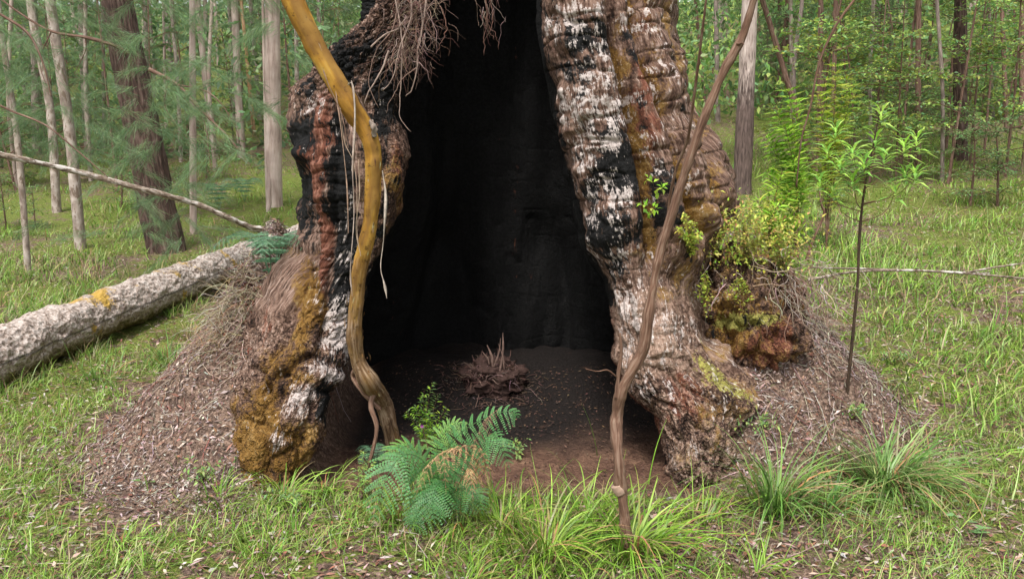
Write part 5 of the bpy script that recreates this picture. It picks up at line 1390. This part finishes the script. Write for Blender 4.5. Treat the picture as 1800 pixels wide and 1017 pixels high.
SO = [(0.46, 0.42, 0.09), (0.36, 0.40, 0.08), (0.26, 0.36, 0.07), (.46, .26, .11), (.56, .50, .15)]
b = G(1400, 440); Y = b[1]
leafy("bright_shrub", b, [P(x, y, Y + dy) for x, y, dy in [(1385, 150, 0), (1365, 190, .1), (1400, 170, .2), (1380, 220, -.1), (1410, 230, .1), (1360, 250, .2), (1345, 235, .1), (1395, 280, -.2), (1345, 300, .1), (1375, 330, -.1), (1425, 300, .2)]],
      "dense lime-green shrub standing right behind the stout pale trunk", "shrub", .13, .020, SB, 230, .05, .8)
b = G(1452, 440); Y = b[1]
leafy("yellow_green_shrub", b, [P(x, y, Y + dy) for x, y, dy in [(1470, 105, 0), (1450, 130, .1), (1490, 130, .1), (1500, 150, 0), (1440, 160, 0), (1475, 180, .1), (1450, 205, .2), (1465, 240, 0), (1440, 280, 0), (1480, 220, .1)]],
      "taller yellow-green shrub next to the lime-green one", "shrub", .12, .019, SY, 190, .05, .7)
b = G(1350, 478); b = P(1350, 470, 5.0)
leafy("bright_shrub", b, [P(x, y, 5.0 + dy) for x, y, dy in [(1375, 300, 0), (1350, 330, .1), (1390, 330, 0), (1400, 370, .1), (1330, 350, 0), (1365, 360, -.1), (1410, 400, .1), (1380, 390, .1), (1345, 390, 0)]],
      "low bright plant with narrow leaves on top of the burl", "shrub", .085, .013, SB + SY, 90, .02, .8)
# clumps of small golden-leaved stems on the burl and the ledge
gl = [(1262, 300, 1262, 420, "tallest golden-green stems rising beside the right buttress", [(1262, 300), (1270, 330), (1250, 350), (1255, 380), (1275, 370)]),
      (1300, 380, 1310, 470, "golden-green leafy stems on top of the burl", [(1300, 360), (1320, 350), (1285, 390), (1335, 380), (1310, 400), (1350, 410)]),
      (1370, 400, 1375, 485, "yellow and orange leafy stems at the burl's right edge", [(1370, 390), (1390, 410), (1400, 440), (1355, 420), (1340, 440)]),
      (1215, 380, 1215, 450, "small green stems on the ledge of the right buttress", [(1200, 375), (1220, 390), (1205, 410), (1190, 400), (1230, 410)]),
      (1235, 500, 1240, 480, "trailing stems of tiny leaves hanging over the burl's left side", [(1235, 540), (1225, 520), (1250, 530), (1245, 560)]),
      (1300, 500, 1300, 485, "trailing stems of tiny leaves hanging down the burl's face", [(1290, 540), (1305, 555), (1320, 530), (1275, 520)])]
for (_, _, bx, by, lab, tps) in gl:
    yy_ = 4.42 if 'face' not in lab else 4.36
    if 'right edge' in lab: yy_ = 4.5
    if 'beside' in lab: yy_ = 4.6
    if 'ledge' in lab: yy_ = 4.2
    if "left side" in lab: yy_ = 4.3
    b = P(bx, by, yy_ + .08)
    leafy("leafy_plant", b, [P(x, y, yy_ + rng.normal(0, .04)) for x, y in tps], lab, "small plant", .022, .012, SO if 'golden' in lab or 'orange' in lab else SY + SO[:2], 45 if 'trailing' in lab else 120, .012, 1.0, "small leafy plants on the burl", up=.2, srad=.0015, keepup=.1)
    # ferny ground leaves among them
n = 1700
px_ = rng.normal(1312, 55, n); py_ = rng.normal(418, 30, n)
pos = np.array([P(a_, b_, c_) for a_, b_, c_ in zip(px_, py_, rng.normal(4.5, .08, n))])
V_, F_, C_ = leaves(pos - bc, unit(n) + [0, -.2, .3], unit(n) * .5 + [0, -.3, 1], rng.uniform(.012, .035, n), rng.uniform(.008, .018, n), pick(n, SO + SY, .3), .2, .1)
o = link("burl_leaf_cover", mesh_from("burl_leaf_cover", V_, F_, C_), MAT['leaf'], None, bc); tag(o, "golden and russet small leaves covering the top of the burl", kind="stuff")
for (x, y, lab) in [(1140, 375, "sprig of pale green leaves sprouting from the face of the right buttress"), (1150, 330, "tiny upper sprig on the right buttress")]:
    b = P(x, y, 4.12)
    leafy("sprig", b, [P(x - 12, y - 18, 4.02), P(x + 16, y - 4, 4.0), P(x + 4, y + 12, 4.02)], lab, "small plant", .035, .02, SB, 7, .008, srad=.001)
b = G(748, 800); Y = b[1]
leafy("leafy_herb", b, [P(x, y, Y + dy) for x, y, dy in [(760, 668, 0), (770, 690, .05), (745, 690, 0), (785, 715, .05), (730, 712, 0), (712, 722, .05), (755, 725, -.05), (770, 750, -.1), (735, 750, -.1), (795, 740, 0)]],
      "fine-leaved bright herb growing behind the fern beside the yellow sapling", "herb", .03, .009, SB + G_MID, 80, .012, .9, srad=.002)
b = G(640, 880)
leafy("leafy_herb", b, [P(x, y, b[1] + dy) for x, y, dy in [(640, 790, 0), (655, 810, -.03), (625, 820, 0), (640, 840, -.05), (665, 850, 0)]],
      "feathery low herb just left of the fern", "herb", .025, .007, G_BRIGHT, 60, .012, .9, srad=.002)
for (x, y, lab) in [(905, 800, "small green sprig leaning over the dirt floor right of the fern"), (520, 905, "small sprig under the left buttress foot"), (1500, 740, "pale green low herb between the sapling's foot and the largest tussock"), (360, 850, "low ferny herb at the front edge of the left litter mound"), (1340, 780, "low herb at the foot of the right root"), (1590, 640, "pale leafy herb on the right mound's edge")]:
    b = G(x, y)
    leafy("low_herb", b, [b + np.array([rng.normal(0, .07), rng.normal(0, .05), rng.uniform(.05, .13)]) for q in range(6)], lab, "herb", .03, .012, G_BRIGHT + [(.2, .3, .12)], 14, .01, srad=.0015)
# purple flower
b = P(742, 748, yf + .0)
e = root_empty("purple_flower", b, "tiny purple flower in front of the fine-leaved herb", "flower")
a = np.linspace(0, 2 * PI, 9)[:-1]
V_, F_, C_ = leaves(np.zeros((8, 3)), np.stack([np.cos(a), -.5 + 0 * a, np.sin(a)], -1), np.repeat([[0, -1.0, .2]], 8, 0), .012, .006, pick(8, [(.32, .08, .30)], .2))
link("petals", mesh_from("petals", V_, F_, C_), MAT['leaf'], e)
v_, f_, u_ = tube(smooth_path([(0, .01, 0), (.01, .02, -.06), (.05, .03, -.22)], 10), [.0015, .002], 5, cap=False); link("stalk", mesh_from("stalk", v_, f_, None, True, uv=u_), MAT['brownstem'], e)

# lance-leaved sapling on the right, every leaf its own piece
b = G(1488, 692); Y = b[1]
sp_ = root_empty("lance_leaved_sapling", b, "slim sapling with bright lance-shaped leaves and dark thin stem on the right mound", "sapling")
stem_obj("stem", [(1488, 700, Y), (1498, 600, Y), (1507, 500, Y), (1512, 400, Y), (1520, 330, Y), (1532, 270, Y), (1548, 190, Y)], [.010, .009, .008, .007, .005, .003], MAT['darkstem'], sp_, 8, 80, .1, 10, origin=b)
lm = []
for q in range(3):
    V_, F_, C_ = leaves(np.zeros((1, 3)), np.array([[1.0, 0, 0]]), np.array([[0, 0, 1.0]]), 1.0, .17, np.array([[(.38, .66, .10), (.50, .70, .16), (.28, .54, .12)][q]]), .12, .1 + .05 * q)
    me = mesh_from("leaf", V_, F_, C_); me.materials.append(MAT['leaf']); lm.append(me)
spts = [(1550, 195, 0), (1540, 240, .02), (1500, 262, -.05), (1478, 282, 0), (1590, 250, -.05), (1612, 240, .05), (1470, 225, .1), (1520, 280, -.1), (1592, 300, .05), (1442, 312, .05), (1555, 272, 0), (1610, 298, -.05), (1465, 330, .1), (1500, 310, -.05), (1575, 330, 0), (1455, 262, .1)]
for (x, y, dy) in spts:
    tp = P(x, y, Y + dy)
    y0 = min(y + 60, 500); bx = np.interp(y0, [190, 270, 330, 400, 500], [1548, 1532, 1520, 1512, 1507])
    if x != 1550:
        stem_obj("twig", [(bx, y0, Y), ((bx + x) / 2 + (x - bx) * .15, (y0 + y) / 2 + 14, Y + dy * .5), (x, y + 8, Y + dy)], [.003, .002, .0012], MAT['brownstem'], sp_, 5, 14, .1, 10, origin=b)
    for q in range(18):
        a_ = q * 2.4; up_ = -.1 + 1.15 * (q / 18)
        d = Vector((math.cos(a_), math.sin(a_), up_)); L = rng.uniform(.09, .145) * (1.1 - .3 * q / 18)
        o = bpy.data.objects.new("leaf", lm[int(rng.integers(0, 3))]); col.objects.link(o); o.parent = sp_
        rot = d.to_track_quat('X', 'Z').to_matrix().to_4x4()
        dz = -.09 + .09 * q / 18
        o.matrix_local = Matrix.Translation(Vector(tp - b) + Vector((0, 0, dz))) @ rot @ Matrix.Scale(L, 4)
# dead twiggy stems beside it
for pts, r, lab in [([(1505, -5, 6.8), (1470, 45, 6.8), (1440, 110, 6.8), (1425, 185, 6.8), (1408, 250, 6.8), (1400, 330, 6.8)], .012, "pale curved dead stem rising through the yellow-green shrub"),
                    ([(1418, 458, 5.6), (1428, 425, 5.6), (1448, 378, 5.6), (1444, 360, 5.6), (1440, 335, 5.6)], .011, "dark crooked dead stem behind the burl"),
                    ([(1403, 455, 5.5), (1400, 400, 5.5), (1394, 370, 5.5)], .007, "thin dark dead stem left of the crooked one behind the burl")]:
    o = stem_obj("dead_sapling", pts, [r, r * .8, r * .4], MAT['brownstem'], None, 7, 50, .15, 8, r * 77); tag(o, lab, "dead sapling")

# broad-leaved seedlings on the litter
def lobed_leaf(c, d, L, colr):
    a = np.linspace(-2.6, 2.6, 22); rr = L * (.62 + .25 * np.cos(a * 3.0) + .08 * np.cos(a * 9)) * (1 - .18 * np.abs(a) / 2.6)
    d = np.asarray(d, dtype=float); d /= np.linalg.norm(d); s = np.cross(d, [0, 0, 1]); s /= np.linalg.norm(s); u = np.cross(s, d)
    ring = c + d * (np.cos(a) * rr)[:, None] + s * (np.sin(a) * rr * .8)[:, None] + u * (.25 * np.abs(np.sin(a)) * L * .3)[:, None]
    V_ = np.vstack([[c], ring]); k = np.arange(1, 22); F_ = np.stack([0 * k, k, k + 1], 1)
    return V_, F_, pick(len(V_), [colr], .05)
for (x, y, lab, lv, c, L) in [(1700, 945, "seedling with pale lobed leaves at lower right", [(-25, -40), (5, -28), (25, -18), (8, -6), (20, 12)], (.20, .34, .14), .045),
                           (1725, 905, "smaller seedling with lobed leaves above the pale lobed one", [(-20, -18), (8, -8), (-42, -25)], (.20, .34, .14), .03),
                           (255, 850, "seedling with rounded green leaves at lower left", [(-14, -6), (12, -4), (2, -14)], (.17, .34, .10), .035),
                           (1790, 760, "seedling with yellow-green leaves at the right edge", [(-8, -6), (10, -10)], (.3, .42, .08), .05)]:
    b = G(x, y); e = root_empty("seedling", b, lab, "seedling")
    for (dx, dy) in lv:
        c_ = P(x + dx, y + dy, b[1] - .02) - b; c_[2] = max(c_[2], .02)
        V_, F_, C_ = lobed_leaf(c_, (dx * .03, -.3, .12), L, c)
        link("leaf", mesh_from("leaf", V_, F_, C_, True), MAT['leaf'], e)
        v_, f_, _ = tube(smooth_path([np.array([0, 0, -.01]), c_ * .6 + [0, 0, .01], c_], 8), [.0015, .001], 4, cap=False)
        link("stalk", mesh_from("stalk", v_, f_, np.broadcast_to((.2, .3, .08), (len(v_), 3)), True), MAT['leaf'], e)

# ------------------------------------------------------------------ heap of roots at the back of the hollow
c = P(865, 655, 5.35)
Vh, Fh, Uh, dh, ph_ = lump_mesh("heap", (0, 0, -.04), (.20, .18, .13), .34, 3.0, 80, 50, cellf=5, seed=9)
e = root_empty("root_heap", c, "heap of stringy reddish root debris with an upright splinter inside the hollow", "debris heap")
hm = link("heap", mesh_from("heap", Vh, Fh, np.broadcast_to((.06, .034, .028), (len(Vh), 3)), True, uv=Uh), MAT['dry'], e)
mbx = MB()
for q in range(420):
    a = rng.uniform(0, 6.28); ph0 = rng.uniform(.1, 1.5)
    p0 = np.array([.19 * math.cos(a) * math.sin(ph0), .17 * math.sin(a) * math.sin(ph0) - .02, .13 * math.cos(ph0) - .04]) * 1.03
    v_, f_, _ = tube(wander(p0, unit(1)[0] * [1, .6, .6], rng.uniform(.03, .11), 6, .35, .5), [rng.uniform(.0015, .003), .001], 4, cap=False)
    mbx.add(v_, f_, pick(1, [(.17, .10, .08), (.26, .17, .15), (.09, .05, .04)], .2)[0])
for q in range(260):
    a = rng.uniform(0, 6.28); rr_ = rng.uniform(.12, .42)
    p0 = np.array([rr_ * math.cos(a), rr_ * .8 * math.sin(a), 0]); p0[2] = float(H(c[0] + p0[0], c[1] + p0[1])) - c[2] + .01
    v_, f_, _ = tube(wander(p0, unit(1)[0] * [1, 1, .15], rng.uniform(.03, .12), 5, .2, .0), [rng.uniform(.0015, .0035), .001], 4, cap=False)
    mbx.add(v_, f_, pick(1, [(.12, .075, .06), (.18, .12, .10), (.07, .04, .03)], .2)[0])
o = link("root_strands", mbx.mesh("root_strands"), MAT['root'], e); o["kind"] = "stuff"
for (x0, y0, x1, y1, w) in [(878, 655, 884, 584, .012), (866, 645, 856, 606, .016), (886, 650, 876, 604, .008), (868, 645, 880, 594, .010), (860, 640, 848, 618, .010)]:
    pth = smooth_path([P(x0, y0, 5.22) - c, P((x0 + x1) / 2 + 3, (y0 + y1) / 2, 5.22) - c, P(x1, y1, 5.22) - c], 16)
    v_, f_, _ = tube(pth, [w * .5, w * .6, w * .15], 8, .5, 25, x0)
    tri = f_[:, 2] == f_[:, 3]; F3 = np.concatenate([f_[tri][:, :3], f_[~tri][:, :3], f_[~tri][:, [0, 2, 3]]])
    link("splinter", mesh_from("splinter", v_, F3, np.broadcast_to((.20, .13, .105), (len(v_), 3)), False), MAT['dry'], e)
print("done", sum(len(m_.polygons) for m_ in bpy.data.meshes))
